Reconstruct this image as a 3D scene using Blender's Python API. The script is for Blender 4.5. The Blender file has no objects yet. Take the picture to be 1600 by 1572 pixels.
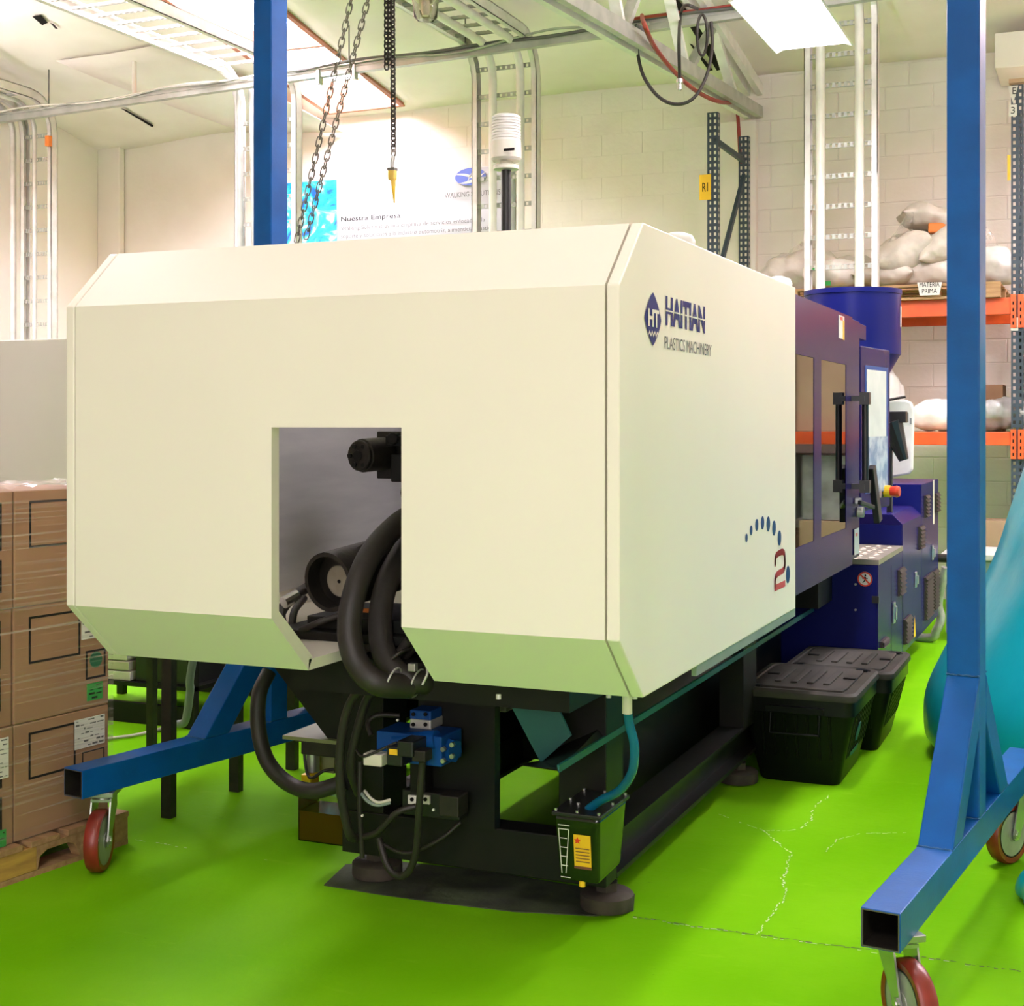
import bpy, bmesh, math, random
from mathutils import Vector, Matrix, noise
random.seed(7)
sc = bpy.context.scene
COL = sc.collection
PI = math.pi

# ---------------------------------------------------------------- camera, light, exposure
TH = math.atan(937 / 2175.0)
FOC, CXP, CYP, CAMH = 2175.0, 800.0, 660.0, 1.5
cam_d = bpy.data.cameras.new('camera')
cam = bpy.data.objects.new('camera', cam_d); COL.objects.link(cam); sc.camera = cam
cam.location = (0, 0, CAMH)
cam.rotation_euler = (PI / 2, 0, TH)
cam_d.sensor_fit = 'HORIZONTAL'; cam_d.sensor_width = 36.0
cam_d.lens = 36.0 * FOC / 1600.0
cam_d.shift_x = 0.0
cam_d.shift_y = -(786.0 - CYP) / 1600.0
cam_d.clip_end = 100

world = bpy.data.worlds.new('world'); sc.world = world; world.use_nodes = True
world.node_tree.nodes['Background'].inputs[0].default_value = (0.75, 0.85, 1.0, 1)
world.node_tree.nodes['Background'].inputs[1].default_value = 0.6
sc.view_settings.view_transform = 'Standard'
sc.view_settings.look = 'None'
sc.view_settings.exposure = 0.25
sc.view_settings.gamma = 1.0
sc.view_settings.use_curve_mapping = False
sc.cycles.max_bounces = 8
sc.cycles.diffuse_bounces = 5
sc.cycles.transparent_max_bounces = 12
sc.cycles.caustics_reflective = False
sc.cycles.caustics_refractive = False

LAMP_E, SKY_E = 78.0, 44.0          # radiance of the batten diffusers and of the skylight sheet
def area(name, loc, sx, sy, power, col, rot=(0, 0, 0)):
    l = bpy.data.lights.new(name, 'AREA'); l.shape = 'RECTANGLE'; l.size = sx; l.size_y = sy
    l.energy = power; l.color = col
    o = bpy.data.objects.new(name, l); COL.objects.link(o); o.location = loc; o.rotation_euler = rot
    return o
# daylight coming in at the loading door behind the camera
area('door_daylight', (0.5, -5.7, 2.7), 4.0, 2.5, 235, (1.0, 0.93, 0.90), (PI / 2, 0, 0))

# ---------------------------------------------------------------- small camera maths: a photo pixel to a point on a real plane
_c, _s = math.cos(TH), math.sin(TH)
def _d(px, py):
    a = (px - CXP) / FOC; b = (CYP - py) / FOC
    return Vector((a * _c - _s, a * _s + _c, b))
def on_x(px, py, x): d = _d(px, py); return Vector((0, 0, CAMH)) + d * (x / d.x)
def on_y(px, py, y): d = _d(px, py); return Vector((0, 0, CAMH)) + d * (y / d.y)
def on_z(px, py, z): d = _d(px, py); return Vector((0, 0, CAMH)) + d * ((z - CAMH) / d.z)

# ---------------------------------------------------------------- materials
MATS = {}
def lin(h):
    if isinstance(h, str):
        h = [int(h[i:i + 2], 16) / 255 for i in (0, 2, 4)]
        return tuple(v / 12.92 if v <= 0.04045 else ((v + 0.055) / 1.055) ** 2.4 for v in h)
    return tuple(h)
def mat(name, col, rough=0.5, metal=0.0, col2=None, scale=6.0, detail=5, contrast=(0.35, 0.65), bump=0.0, bscale=40.0,
        coat=0.0, spec=0.5, stretch=(1, 1, 1), coords='Object', emit=0.0, rvar=0.0):
    m = bpy.data.materials.new(name); m.use_nodes = True
    nt = m.node_tree; n = nt.nodes; L = nt.links
    p = n['Principled BSDF']
    a = lin(col)
    p.inputs['Base Color'].default_value = (*a, 1)
    p.inputs['Roughness'].default_value = rough
    p.inputs['Metallic'].default_value = metal
    p.inputs['Specular IOR Level'].default_value = spec
    p.inputs['Coat Weight'].default_value = coat
    p.inputs['Coat Roughness'].default_value = 0.15
    if emit:
        p.inputs['Emission Color'].default_value = (*a, 1); p.inputs['Emission Strength'].default_value = emit
    tc = n.new('ShaderNodeTexCoord'); mp = n.new('ShaderNodeMapping'); mp.inputs['Scale'].default_value = stretch
    L.new(tc.outputs[coords], mp.inputs[0])
    if col2 is None:
        col2 = tuple(v * 0.86 for v in a)
    nz = n.new('ShaderNodeTexNoise'); nz.inputs['Scale'].default_value = scale; nz.inputs['Detail'].default_value = detail
    L.new(mp.outputs[0], nz.inputs['Vector'])
    rp = n.new('ShaderNodeValToRGB'); rp.color_ramp.elements[0].position = contrast[0]; rp.color_ramp.elements[1].position = contrast[1]
    rp.color_ramp.elements[0].color = (*lin(col2), 1); rp.color_ramp.elements[1].color = (*a, 1)
    L.new(nz.outputs['Fac'], rp.inputs[0]); L.new(rp.outputs[0], p.inputs['Base Color'])
    if rvar:
        mr = n.new('ShaderNodeMapRange'); mr.inputs[3].default_value = rough - rvar; mr.inputs[4].default_value = rough + rvar
        L.new(nz.outputs['Fac'], mr.inputs[0]); L.new(mr.outputs[0], p.inputs['Roughness'])
    if bump:
        nb = n.new('ShaderNodeTexNoise'); nb.inputs['Scale'].default_value = bscale; nb.inputs['Detail'].default_value = 4
        L.new(mp.outputs[0], nb.inputs['Vector'])
        bp = n.new('ShaderNodeBump'); bp.inputs['Strength'].default_value = bump; bp.inputs['Distance'].default_value = 0.01
        L.new(nb.outputs['Fac'], bp.inputs['Height']); L.new(bp.outputs[0], p.inputs['Normal'])
    MATS[name] = m
    return m

cream = mat('cream_paint', (0.84, 0.80, 0.68), 0.38, col2=(0.82, 0.78, 0.66), scale=1.2)
cream_in = mat('galvanised_sheet', (0.62, 0.61, 0.58), 0.36, 0.35, col2=(0.52, 0.52, 0.50), scale=2, stretch=(1, 1, 8))
blue_guard = mat('dark_blue_paint', (0.016, 0.012, 0.095), 0.27, col2=(0.013, 0.010, 0.08), scale=2, spec=0.06)
blue_dark = mat('navy_paint', (0.005, 0.009, 0.125), 0.36, col2=(0.004, 0.007, 0.10), scale=2, spec=0.18)
gantry_blue = mat('gantry_blue_paint', (0.001, 0.088, 0.34), 0.38, col2=(0.0015, 0.070, 0.27), scale=9, spec=0.25, bump=0.05, bscale=120)
weld = mat('weld_bead', (0.03, 0.12, 0.28), 0.5, 0.4, bump=0.5, bscale=200)
raw_steel = mat('cut_steel_edge', (0.16, 0.14, 0.11), 0.5, 0.8)
black_paint = mat('black_machine_paint', (0.006, 0.007, 0.006), 0.45, col2=(0.010, 0.009, 0.007), scale=8, spec=0.22)
black_rubber = mat('black_rubber', (0.014, 0.012, 0.009), 0.55, col2=(0.022, 0.018, 0.013), scale=14, bump=0.08, bscale=90)
black_plastic = mat('black_plastic', (0.010, 0.010, 0.010), 0.38)
iron = mat('dark_iron', (0.022, 0.020, 0.017), 0.5, 0.5, col2=(0.035, 0.03, 0.022), scale=20, bump=0.15)
foot_m = mat('dusty_iron', (0.045, 0.035, 0.028), 0.75, 0.1, col2=(0.07, 0.055, 0.04), scale=14, bump=0.2)
steel = mat('bright_steel', (0.55, 0.55, 0.53), 0.3, 0.9, col2=(0.45, 0.45, 0.44), scale=18)
zinc = mat('zinc_steel', (0.62, 0.62, 0.58), 0.42, 0.55, col2=(0.52, 0.52, 0.48), scale=12)
galv = mat('galvanised_channel', (0.46, 0.47, 0.42), 0.45, 0.3, col2=(0.36, 0.37, 0.33), scale=8)
white_metal = mat('white_painted_metal', (0.78, 0.765, 0.71), 0.4, col2=(0.70, 0.68, 0.62), scale=10)
alu = mat('aluminium_rail', (0.72, 0.70, 0.65), 0.45, 0.25, col2=(0.60, 0.58, 0.53), scale=9)
white_pvc = mat('white_pvc', (0.80, 0.775, 0.70), 0.4)
red_pu = mat('red_polyurethane', (0.24, 0.022, 0.012), 0.36, col2=(0.17, 0.02, 0.012), scale=14, rvar=0.1)
hub_m = mat('grey_cast_hub', (0.42, 0.42, 0.39), 0.45, 0.3, col2=(0.32, 0.32, 0.30), scale=14)
fork_m = mat('zinc_fork', (0.50, 0.52, 0.48), 0.32, 0.85)
valve_blue = mat('valve_blue', (0.004, 0.065, 0.27), 0.45, spec=0.25)
tube_blue = mat('blue_tube', (0.004, 0.13, 0.26), 0.25)
rack_blue = mat('rack_dark_blue', (0.030, 0.048, 0.065), 0.5, col2=(0.022, 0.036, 0.05), scale=10)
rack_orange = mat('rack_orange', (0.78, 0.105, 0.012), 0.45, col2=(0.66, 0.08, 0.01), scale=9)
wood = mat('pallet_wood', (0.42, 0.25, 0.115), 0.75, col2=(0.30, 0.165, 0.07), scale=5, stretch=(1, 9, 9), bump=0.25, bscale=25)
wood_y = mat('pallet_wood_yellow', (0.52, 0.31, 0.06), 0.75, col2=(0.36, 0.2, 0.05), scale=5, stretch=(9, 1, 9), bump=0.25, bscale=25)
red_wood = mat('skylight_timber', (0.42, 0.17, 0.09), 0.7, col2=(0.3, 0.12, 0.07), scale=5, bump=0.2)
kraft = mat('kraft_cardboard', (0.34, 0.19, 0.095), 0.75, col2=(0.28, 0.15, 0.075), scale=3)
kraft_pale = mat('pale_cardboard', (0.52, 0.36, 0.22), 0.75, col2=(0.45, 0.30, 0.18), scale=3)
ink = mat('black_ink', (0.010, 0.009, 0.008), 0.7, spec=0.1)
ink_grey = mat('grey_ink', (0.11, 0.11, 0.10), 0.6)
ink_light = mat('pale_grey_ink', (0.24, 0.24, 0.23), 0.6)
ink_brown = mat('brown_tape', (0.16, 0.06, 0.035), 0.5)
brand_blue = mat('print_blue', (0.016, 0.022, 0.17), 0.5, spec=0.1)
dot_blue = mat('print_slate_blue', (0.02, 0.065, 0.18), 0.5, spec=0.1)
print_red = mat('print_red', (0.55, 0.035, 0.04), 0.4)
print_cream = mat('print_cream', (0.80, 0.775, 0.655), 0.38)
paper = mat('paper', (0.74, 0.72, 0.64), 0.7)
green_lab = mat('green_label', (0.02, 0.34, 0.05), 0.6)
yellow_lab = mat('yellow_label', (0.85, 0.50, 0.015), 0.5)
yellow = mat('yellow_paint', (0.80, 0.52, 0.01), 0.4)
red_btn = mat('red_button', (0.72, 0.05, 0.015), 0.35)
orange_lab = mat('orange_label', (0.80, 0.22, 0.03), 0.6)
sack_m = mat('woven_sack', (0.60, 0.55, 0.46), 0.65, col2=(0.50, 0.45, 0.37), scale=6, bump=0.8, bscale=13)
sack_w = mat('white_sack', (0.70, 0.68, 0.60), 0.5, col2=(0.55, 0.52, 0.45), scale=7, bump=0.4, bscale=14)
sack_g = mat('grey_plastic_bag', (0.40, 0.39, 0.37), 0.28, col2=(0.24, 0.23, 0.21), scale=9, bump=0.6, bscale=14)
white_bag = mat('bright_white_bag', (0.85, 0.83, 0.78), 0.5, bump=0.3, bscale=15)
tote_m = mat('black_tote', (0.004, 0.005, 0.004), 0.38, spec=0.18)
tote_lid = mat('dusty_tote_lid', (0.020, 0.019, 0.016), 0.6, spec=0.2, col2=(0.055, 0.050, 0.040), scale=7, contrast=(0.3, 0.75))
teal = mat('turquoise_film', (0.004, 0.33, 0.40), 0.32, col2=(0.003, 0.27, 0.34), scale=2.2, coat=0.2, bump=0.5, bscale=5)
teal_in = mat('teal_paint', (0.008, 0.10, 0.095), 0.45)
grey_green = mat('grey_green_paint', (0.24, 0.30, 0.26), 0.5)
panel_beige = mat('beige_board', (0.44, 0.41, 0.35), 0.6, col2=(0.42, 0.39, 0.33), scale=1.5)
tread_m = mat('aluminium_tread', (0.30, 0.27, 0.21), 0.4, 0.5)
slat_m = mat('vent_slat', (0.05, 0.04, 0.035), 0.6, spec=0.2)
chain_m = mat('dull_chain', (0.16, 0.15, 0.11), 0.5, 0.4)
led = mat('lamp_diffuser', (1.0, 0.88, 0.97), 0.5, emit=LAMP_E)
led_up = mat('added_uplight', (1.0, 0.88, 0.97), 0.5, emit=LAMP_E * 2.4)
sky_m = mat('skylight_sheet', (1.0, 0.94, 1.08), 0.5, emit=SKY_E)
dark_brown = mat('dark_brown_wood', (0.03, 0.018, 0.01), 0.6)
amber = mat('amber_oil', (0.10, 0.03, 0.004), 0.15)
olive = mat('olive_plate', (0.20, 0.22, 0.09), 0.5)
disc_m = mat('machined_disc', (0.34, 0.31, 0.24), 0.45, 0.3, col2=(0.25, 0.22, 0.16), scale=12)
red_hose = mat('red_hose', (0.30, 0.03, 0.02), 0.5)
conc = mat('shaded_concrete', (0.055, 0.075, 0.03), 0.85, col2=(0.03, 0.035, 0.02), scale=9, bump=0.4, bscale=30)
white_lens = mat('white_lens', (0.82, 0.80, 0.73), 0.3)
off_white = mat('off_white_plastic', (0.72, 0.68, 0.56), 0.4)
crack_w = mat('chipped_pale', (0.55, 0.72, 0.35), 0.8)
crack_d = mat('crack_dirt', (0.10, 0.16, 0.03), 0.9)
dirt_m = mat('scuff_dirt', (0.12, 0.30, 0.05), 0.8)

def glassy(name, col, rough, alpha_mix, ior=1.45):
    """thin clear sheet: transparent body under a real Fresnel gloss"""
    m = bpy.data.materials.new(name); m.use_nodes = True
    nt = m.node_tree; n = nt.nodes; L = nt.links; n.clear()
    out = n.new('ShaderNodeOutputMaterial'); tr = n.new('ShaderNodeBsdfTransparent'); gl = n.new('ShaderNodeBsdfGlossy')
    fr = n.new('ShaderNodeFresnel'); mx = n.new('ShaderNodeMixShader')
    tr.inputs[0].default_value = (*col, 1); gl.inputs['Roughness'].default_value = rough
    fr.inputs['IOR'].default_value = ior
    L.new(fr.outputs[0], mx.inputs[0]); L.new(tr.outputs[0], mx.inputs[1]); L.new(gl.outputs[0], mx.inputs[2]); L.new(mx.outputs[0], out.inputs[0])
    MATS[name] = m; return m
pane_m = glassy('polycarbonate_pane', (0.30, 0.26, 0.22), 0.03, 0, 2.2)
clear_m = glassy('clear_acrylic', (0.82, 0.78, 0.68), 0.08, 0, 1.5)

def film(name, stretch, lo, hi, col=(0.62, 0.55, 0.46)):
    m = bpy.data.materials.new(name); m.use_nodes = True
    nt = m.node_tree; n = nt.nodes; L = nt.links; p = n['Principled BSDF']
    p.inputs['Base Color'].default_value = (*col, 1); p.inputs['Roughness'].default_value = 0.22
    tc = n.new('ShaderNodeTexCoord'); mp = n.new('ShaderNodeMapping'); mp.inputs['Scale'].default_value = stretch
    mp.inputs['Rotation'].default_value = (0.06, 0.0, 0)
    nz = n.new('ShaderNodeTexNoise'); nz.inputs['Scale'].default_value = 1.0; nz.inputs['Detail'].default_value = 3
    rp = n.new('ShaderNodeValToRGB'); rp.color_ramp.elements[0].position = 0.52; rp.color_ramp.elements[1].position = 0.70
    rp.color_ramp.elements[0].color = (lo, lo, lo, 1); rp.color_ramp.elements[1].color = (hi, hi, hi, 1)
    L.new(tc.outputs['Object'], mp.inputs[0]); L.new(mp.outputs[0], nz.inputs['Vector']); L.new(nz.outputs['Fac'], rp.inputs[0])
    L.new(rp.outputs[0], p.inputs['Alpha'])
    MATS[name] = m; return m
wrap_m = film('stretch_film', (1.2, 1.2, 95), 0.03, 0.42)
wrap_clear = film('clear_bag_film', (9, 9, 9), 0.16, 0.6, (0.72, 0.68, 0.6))

def special_floor():
    m = bpy.data.materials.new('green_floor_paint'); m.use_nodes = True
    nt = m.node_tree; n = nt.nodes; L = nt.links; p = n['Principled BSDF']
    tc = n.new('ShaderNodeTexCoord')
    def nz(scale, detail, st=(1, 1, 1), rough=0.55):
        mp = n.new('ShaderNodeMapping'); mp.inputs['Scale'].default_value = st; L.new(tc.outputs['Object'], mp.inputs[0])
        x = n.new('ShaderNodeTexNoise'); x.inputs['Scale'].default_value = scale; x.inputs['Detail'].default_value = detail
        x.inputs['Roughness'].default_value = rough; L.new(mp.outputs[0], x.inputs['Vector']); return x
    def ramp(src, p0, p1, c0, c1):
        r = n.new('ShaderNodeValToRGB'); r.color_ramp.elements[0].position = p0; r.color_ramp.elements[1].position = p1
        r.color_ramp.elements[0].color = (*c0, 1); r.color_ramp.elements[1].color = (*c1, 1); L.new(src.outputs['Fac'], r.inputs[0]); return r
    base = ramp(nz(1.3, 6), 0.35, 0.68, (0.145, 0.44, 0.002), (0.20, 0.52, 0.008))
    worn = ramp(nz(7, 9, (0.5, 1.6, 1), 0.7), 0.62, 0.74, (0, 0, 0), (1, 1, 1))
    dark = ramp(nz(26, 6, (0.6, 2.0, 1), 0.7), 0.66, 0.76, (0, 0, 0), (1, 1, 1))
    m1 = n.new('ShaderNodeMixRGB'); m1.inputs[2].default_value = (0.24, 0.55, 0.016, 1)
    s1 = n.new('ShaderNodeMath'); s1.operation = 'MULTIPLY'; s1.inputs[1].default_value = 0.55
    L.new(worn.outputs[0], s1.inputs[0]); L.new(s1.outputs[0], m1.inputs[0]); L.new(base.outputs[0], m1.inputs[1])
    m2 = n.new('ShaderNodeMixRGB'); m2.inputs[2].default_value = (0.06, 0.19, 0.008, 1)
    s2 = n.new('ShaderNodeMath'); s2.operation = 'MULTIPLY'; s2.inputs[1].default_value = 0.5
    L.new(dark.outputs[0], s2.inputs[0]); L.new(s2.outputs[0], m2.inputs[0]); L.new(m1.outputs[0], m2.inputs[1])
    # green is kept to the bay in view (x -6.8..2.2, y > 1.2); unseen floor beyond is greyed to cut green bounce
    geo = n.new('ShaderNodeNewGeometry'); sx = n.new('ShaderNodeSeparateXYZ'); L.new(geo.outputs['Position'], sx.inputs[0])
    def step(sock, val, op):
        q = n.new('ShaderNodeMath'); q.operation = op; q.inputs[1].default_value = val; L.new(sx.outputs[sock], q.inputs[0]); return q
    a1, a2, a3 = step(0, -6.8, 'GREATER_THAN'), step(0, 2.2, 'LESS_THAN'), step(1, 1.2, 'GREATER_THAN')
    k1 = n.new('ShaderNodeMath'); k1.operation = 'MULTIPLY'; L.new(a1.outputs[0], k1.inputs[0]); L.new(a2.outputs[0], k1.inputs[1])
    k2 = n.new('ShaderNodeMath'); k2.operation = 'MULTIPLY'; L.new(k1.outputs[0], k2.inputs[0]); L.new(a3.outputs[0], k2.inputs[1])
    m3 = n.new('ShaderNodeMixRGB'); m3.inputs[1].default_value = (0.30, 0.28, 0.25, 1)
    L.new(k2.outputs[0], m3.inputs[0]); L.new(m2.outputs[0], m3.inputs[2])
    L.new(m3.outputs[0], p.inputs['Base Color'])
    p.inputs['Roughness'].default_value = 0.55
    p.inputs['Specular IOR Level'].default_value = 0.02
    bn = nz(38, 5); bp = n.new('ShaderNodeBump'); bp.inputs['Strength'].default_value = 0.12; bp.inputs['Distance'].default_value = 0.01
    L.new(bn.outputs['Fac'], bp.inputs['Height']); L.new(bp.outputs[0], p.inputs['Normal'])
    MATS['floor'] = m; return m
floor_m = special_floor()
wall_m = mat('painted_block', (0.85, 0.80, 0.73), 0.7, col2=(0.79, 0.735, 0.655), scale=1.6, detail=8, bump=0.25, bscale=22)
wall_plain = mat('painted_wall', (0.85, 0.80, 0.73), 0.7, col2=(0.80, 0.745, 0.665), scale=0.9, detail=8, bump=0.2, bscale=12)
ceil_m = mat('painted_ceiling', (0.86, 0.82, 0.74), 0.8, col2=(0.72, 0.67, 0.57), scale=0.8, detail=9, contrast=(0.28, 0.6), bump=0.35, bscale=7)

# ---------------------------------------------------------------- mesh building
def wloc(o):
    v = Vector((0, 0, 0))
    while o is not None:
        v += Vector(o.location); o = o.parent
    return v
class B:
    def __init__(s): s.v = []; s.f = []
    def add(s, vs, fs, M=None):
        k = len(s.v)
        for v in vs:
            v = Vector(v)
            s.v.append(M @ v if M is not None else v)
        for f in fs: s.f.append(tuple(i + k for i in f))
        return s
    def box(s, a, b, M=None):
        (x0, y0, z0), (x1, y1, z1) = a, b
        return s.add([(x0, y0, z0), (x1, y0, z0), (x1, y1, z0), (x0, y1, z0), (x0, y0, z1), (x1, y0, z1), (x1, y1, z1), (x0, y1, z1)],
                     [(3, 2, 1, 0), (4, 5, 6, 7), (0, 1, 5, 4), (1, 2, 6, 5), (2, 3, 7, 6), (3, 0, 4, 7)], M)
    def prism(s, poly, axis, a, b, M=None):
        """poly of 2-D points extruded along axis from a to b; axis x: (y,z), y: (x,z), z: (x,y)"""
        def p3(p, t):
            return {'x': (t, p[0], p[1]), 'y': (p[0], t, p[1]), 'z': (p[0], p[1], t)}[axis]
        n = len(poly)
        vs = [p3(p, a) for p in poly] + [p3(p, b) for p in poly]
        fs = [tuple(range(n - 1, -1, -1)), tuple(range(n, 2 * n))] + [(i, (i + 1) % n, n + (i + 1) % n, n + i) for i in range(n)]
        return s.add(vs, fs, M)
    def cyl(s, p0, p1, r, n=16, r1=None, cap=True):
        p0 = Vector(p0); p1 = Vector(p1); d = (p1 - p0).normalized()
        u = d.orthogonal().normalized(); w = d.cross(u); r1 = r if r1 is None else r1
        vs = []
        for p, q in ((p0, r), (p1, r1)):
            for i in range(n):
                t = 2 * PI * i / n
                vs.append(p + (u * math.cos(t) + w * math.sin(t)) * q)
        fs = [(i, (i + 1) % n, n + (i + 1) % n, n + i) for i in range(n)]
        if cap: fs += [tuple(range(n - 1, -1, -1)), tuple(range(n, 2 * n))]
        return s.add(vs, fs)
    def tube(s, pts, r, n=10, closed=False, cap=True):
        P = [Vector(p) for p in pts]; m = len(P); vs = []; up = None
        for i, p in enumerate(P):
            if closed: d = P[(i + 1) % m] - P[i - 1]
            else: d = P[min(i + 1, m - 1)] - P[max(i - 1, 0)]
            d.normalize()
            if up is None: u = d.orthogonal().normalized()
            else:
                u = up - d * up.dot(d)
                u = u.normalized() if u.length > 1e-6 else d.orthogonal().normalized()
            up = u; w = d.cross(u)
            for k in range(n):
                t = 2 * PI * k / n
                vs.append(p + (u * math.cos(t) + w * math.sin(t)) * r)
        fs = []
        for i in range(m if closed else m - 1):
            j = (i + 1) % m
            fs += [(i * n + k, i * n + (k + 1) % n, j * n + (k + 1) % n, j * n + k) for k in range(n)]
        if cap and not closed: fs += [tuple(range(n - 1, -1, -1)), tuple((m - 1) * n + k for k in range(n))]
        return s.add(vs, fs)
    def lathe(s, prof, c, n=24, axis='z', cap=True):
        c = Vector(c); vs = []
        for r, h in prof:
            for k in range(n):
                t = 2 * PI * k / n; a, b = r * math.cos(t), r * math.sin(t)
                vs.append(c + Vector({'z': (a, b, h), 'y': (b, h, a), 'x': (h, a, b)}[axis]))
        fs = []
        for i in range(len(prof) - 1):
            fs += [(i * n + k, i * n + (k + 1) % n, (i + 1) * n + (k + 1) % n, (i + 1) * n + k) for k in range(n)]
        if cap: fs += [tuple(range(n - 1, -1, -1)), tuple((len(prof) - 1) * n + k for k in range(n))]
        return s.add(vs, fs)
    def quad(s, a, b, c, d): return s.add([a, b, c, d], [(0, 1, 2, 3)])
    def beam(s, p0, p1, w, h, up=(0, 0, 1)):
        """rectangular bar from p0 to p1, w across, h along up"""
        p0 = Vector(p0); p1 = Vector(p1); d = (p1 - p0).normalized(); up = Vector(up)
        side = d.cross(up).normalized(); u = side.cross(d).normalized()
        vs = []
        for p in (p0, p1):
            for a, b in ((-1, -1), (1, -1), (1, 1), (-1, 1)): vs.append(p + side * (a * w / 2) + u * (b * h / 2))
        return s.add(vs, [(3, 2, 1, 0), (4, 5, 6, 7), (0, 1, 5, 4), (1, 2, 6, 5), (2, 3, 7, 6), (3, 0, 4, 7)])
    def done(s, name, m, parent=None, bevel=0.0, smooth=None, local=False, seg=2):
        me = bpy.data.meshes.new(name)
        off = wloc(parent) if (parent is not None and not local) else Vector((0, 0, 0))
        loc = Vector((0, 0, 0))
        if parent is None and not local and s.v:
            xs = [v.x for v in s.v]; ys = [v.y for v in s.v]; zs = [v.z for v in s.v]
            loc = Vector(((min(xs) + max(xs)) / 2, (min(ys) + max(ys)) / 2, min(zs))); off = loc
        me.from_pydata([v - off for v in s.v], [], s.f)
        bm = bmesh.new(); bm.from_mesh(me); bmesh.ops.recalc_face_normals(bm, faces=bm.faces[:]); bm.to_mesh(me); bm.free()
        me.materials.append(m)
        o = bpy.data.objects.new(name, me); COL.objects.link(o); o.parent = parent; o.location = loc
        if smooth is not None:
            me.polygons.foreach_set('use_smooth', [True] * len(me.polygons))
            me.set_sharp_from_angle(angle=math.radians(smooth))
        if bevel:
            bv = o.modifiers.new('bevel', 'BEVEL'); bv.width = bevel; bv.segments = seg; bv.limit_method = 'ANGLE'; bv.angle_limit = math.radians(40)
        return o
def curve(pts, n=8):
    """Catmull-Rom through pts"""
    P = [Vector(p) for p in pts]; P = [2 * P[0] - P[1]] + P + [2 * P[-1] - P[-2]]; out = []
    for i in range(1, len(P) - 2):
        a, b, c, d = P[i - 1:i + 3]
        for k in range(n):
            t = k / n
            out.append(0.5 * ((2 * b) + (c - a) * t + (2 * a - 5 * b + 4 * c - d) * t * t + (3 * b - a - 3 * c + d) * t ** 3))
    out.append(P[-2]); return out
def thing(name, label, cat, loc=(0, 0, 0), rz=0.0, group=None):
    o = bpy.data.objects.new(name, None); COL.objects.link(o); o.empty_display_size = 0.1
    o.location = loc; o.rotation_euler = (0, 0, rz); tag(o, label, cat, group); return o
def tag(o, label, cat, group=None):
    o['label'] = label; o['category'] = cat
    if group: o['group'] = group
    return o
def struct(o): o['kind'] = 'structure'; return o
def lab(o, t): o['label'] = t; return o
def dup(o, parent=None, loc=None, rot=None):
    c = o.copy(); COL.objects.link(c)
    if parent is not None: c.parent = parent
    if loc is not None: c.location = loc
    if rot is not None: c.rotation_euler = rot
    for ch in [x for x in o.children]:
        dup(ch, c)
    return c
def text(name, s, origin, u, v, w, h, m, parent, bold=0.0, lift=0.0015, shear=0.0):
    """flat lettering: its box stands at origin, w along u, h along v"""
    cu = bpy.data.curves.new(name, 'FONT'); cu.body = s; cu.offset = bold; cu.resolution_u = 3; cu.shear = shear
    t = bpy.data.objects.new(name, cu); COL.objects.link(t)
    bpy.context.view_layer.update()
    me0 = t.to_mesh(); vs = [Vector(q.co) for q in me0.vertices]; fs = [tuple(p.vertices) for p in me0.polygons]
    t.to_mesh_clear(); bpy.data.objects.remove(t); bpy.data.curves.remove(cu)
    x0 = min(q.x for q in vs); x1 = max(q.x for q in vs); y0 = min(q.y for q in vs); y1 = max(q.y for q in vs)
    u = Vector(u).normalized(); v = Vector(v).normalized(); nn = u.cross(v); O = Vector(origin)
    b = B(); b.add([O + u * ((q.x - x0) / (x1 - x0) * w) + v * ((q.y - y0) / (y1 - y0) * h) + nn * lift for q in vs], fs)
    return b.done(name, m, parent)
def plate(b, O, u, v, w, h, lift=0.0015, t=0.0008):
    """thin rectangular sticker"""
    u = Vector(u).normalized(); v = Vector(v).normalized(); nn = u.cross(v); O = Vector(O)
    M = Matrix(((u.x, v.x, nn.x, O.x), (u.y, v.y, nn.y, O.y), (u.z, v.z, nn.z, O.z), (0, 0, 0, 1)))
    return b.box((0, 0, lift - t), (w, h, lift), M)
# ================================================================ THE ROOM
YB = 12.30          # face of the back wall
XL = -10.20         # face of the left wall
XR, YF = 5.20, -6.0
def ceil_z(x, y):
    base = 4.60 + 0.155 * (12.3 - y) if y > 2.0 else 4.60 + 0.155 * (10.3 - (2.0 - y))
    sag = -0.13 * max(0.0, (-7.5 - x) / 2.7) * max(0.0, (y - 8.5) / 3.8)
    return base + sag + 0.035 * (noise.noise(Vector((x * 0.9, y * 0.7, 0.3))))
struct(B().box((XL - 0.2, YF - 0.2, -0.12), (XR + 0.2, YB + 0.2, 0.0)).done('floor', floor_m))
FLOOR = bpy.data.objects['floor']
wb = struct(B().box((XL - 0.2, YB, 0), (XR + 0.2, YB + 0.2, 5.0)).done('wall_back', wall_m))
struct(B().prism([(YF, 0), (YB, 0), (YB, 5.0), (2.0, 6.6), (YF, 5.4)], 'x', XL - 0.2, XL).done('wall_left', wall_plain))
struct(B().prism([(YF, 0), (YB, 0), (YB, 5.0), (2.0, 6.6), (YF, 5.4)], 'x', XR, XR + 0.2).done('wall_right', wall_plain))
fw = B().box((XL, YF - 0.2, 0), (-1.7, YF, 5.4)).box((2.7, YF - 0.2, 0), (XR, YF, 5.4)).box((-1.7, YF - 0.2, 4.0), (2.7, YF, 5.4))
struct(fw.done('wall_front', wall_plain))
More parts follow.
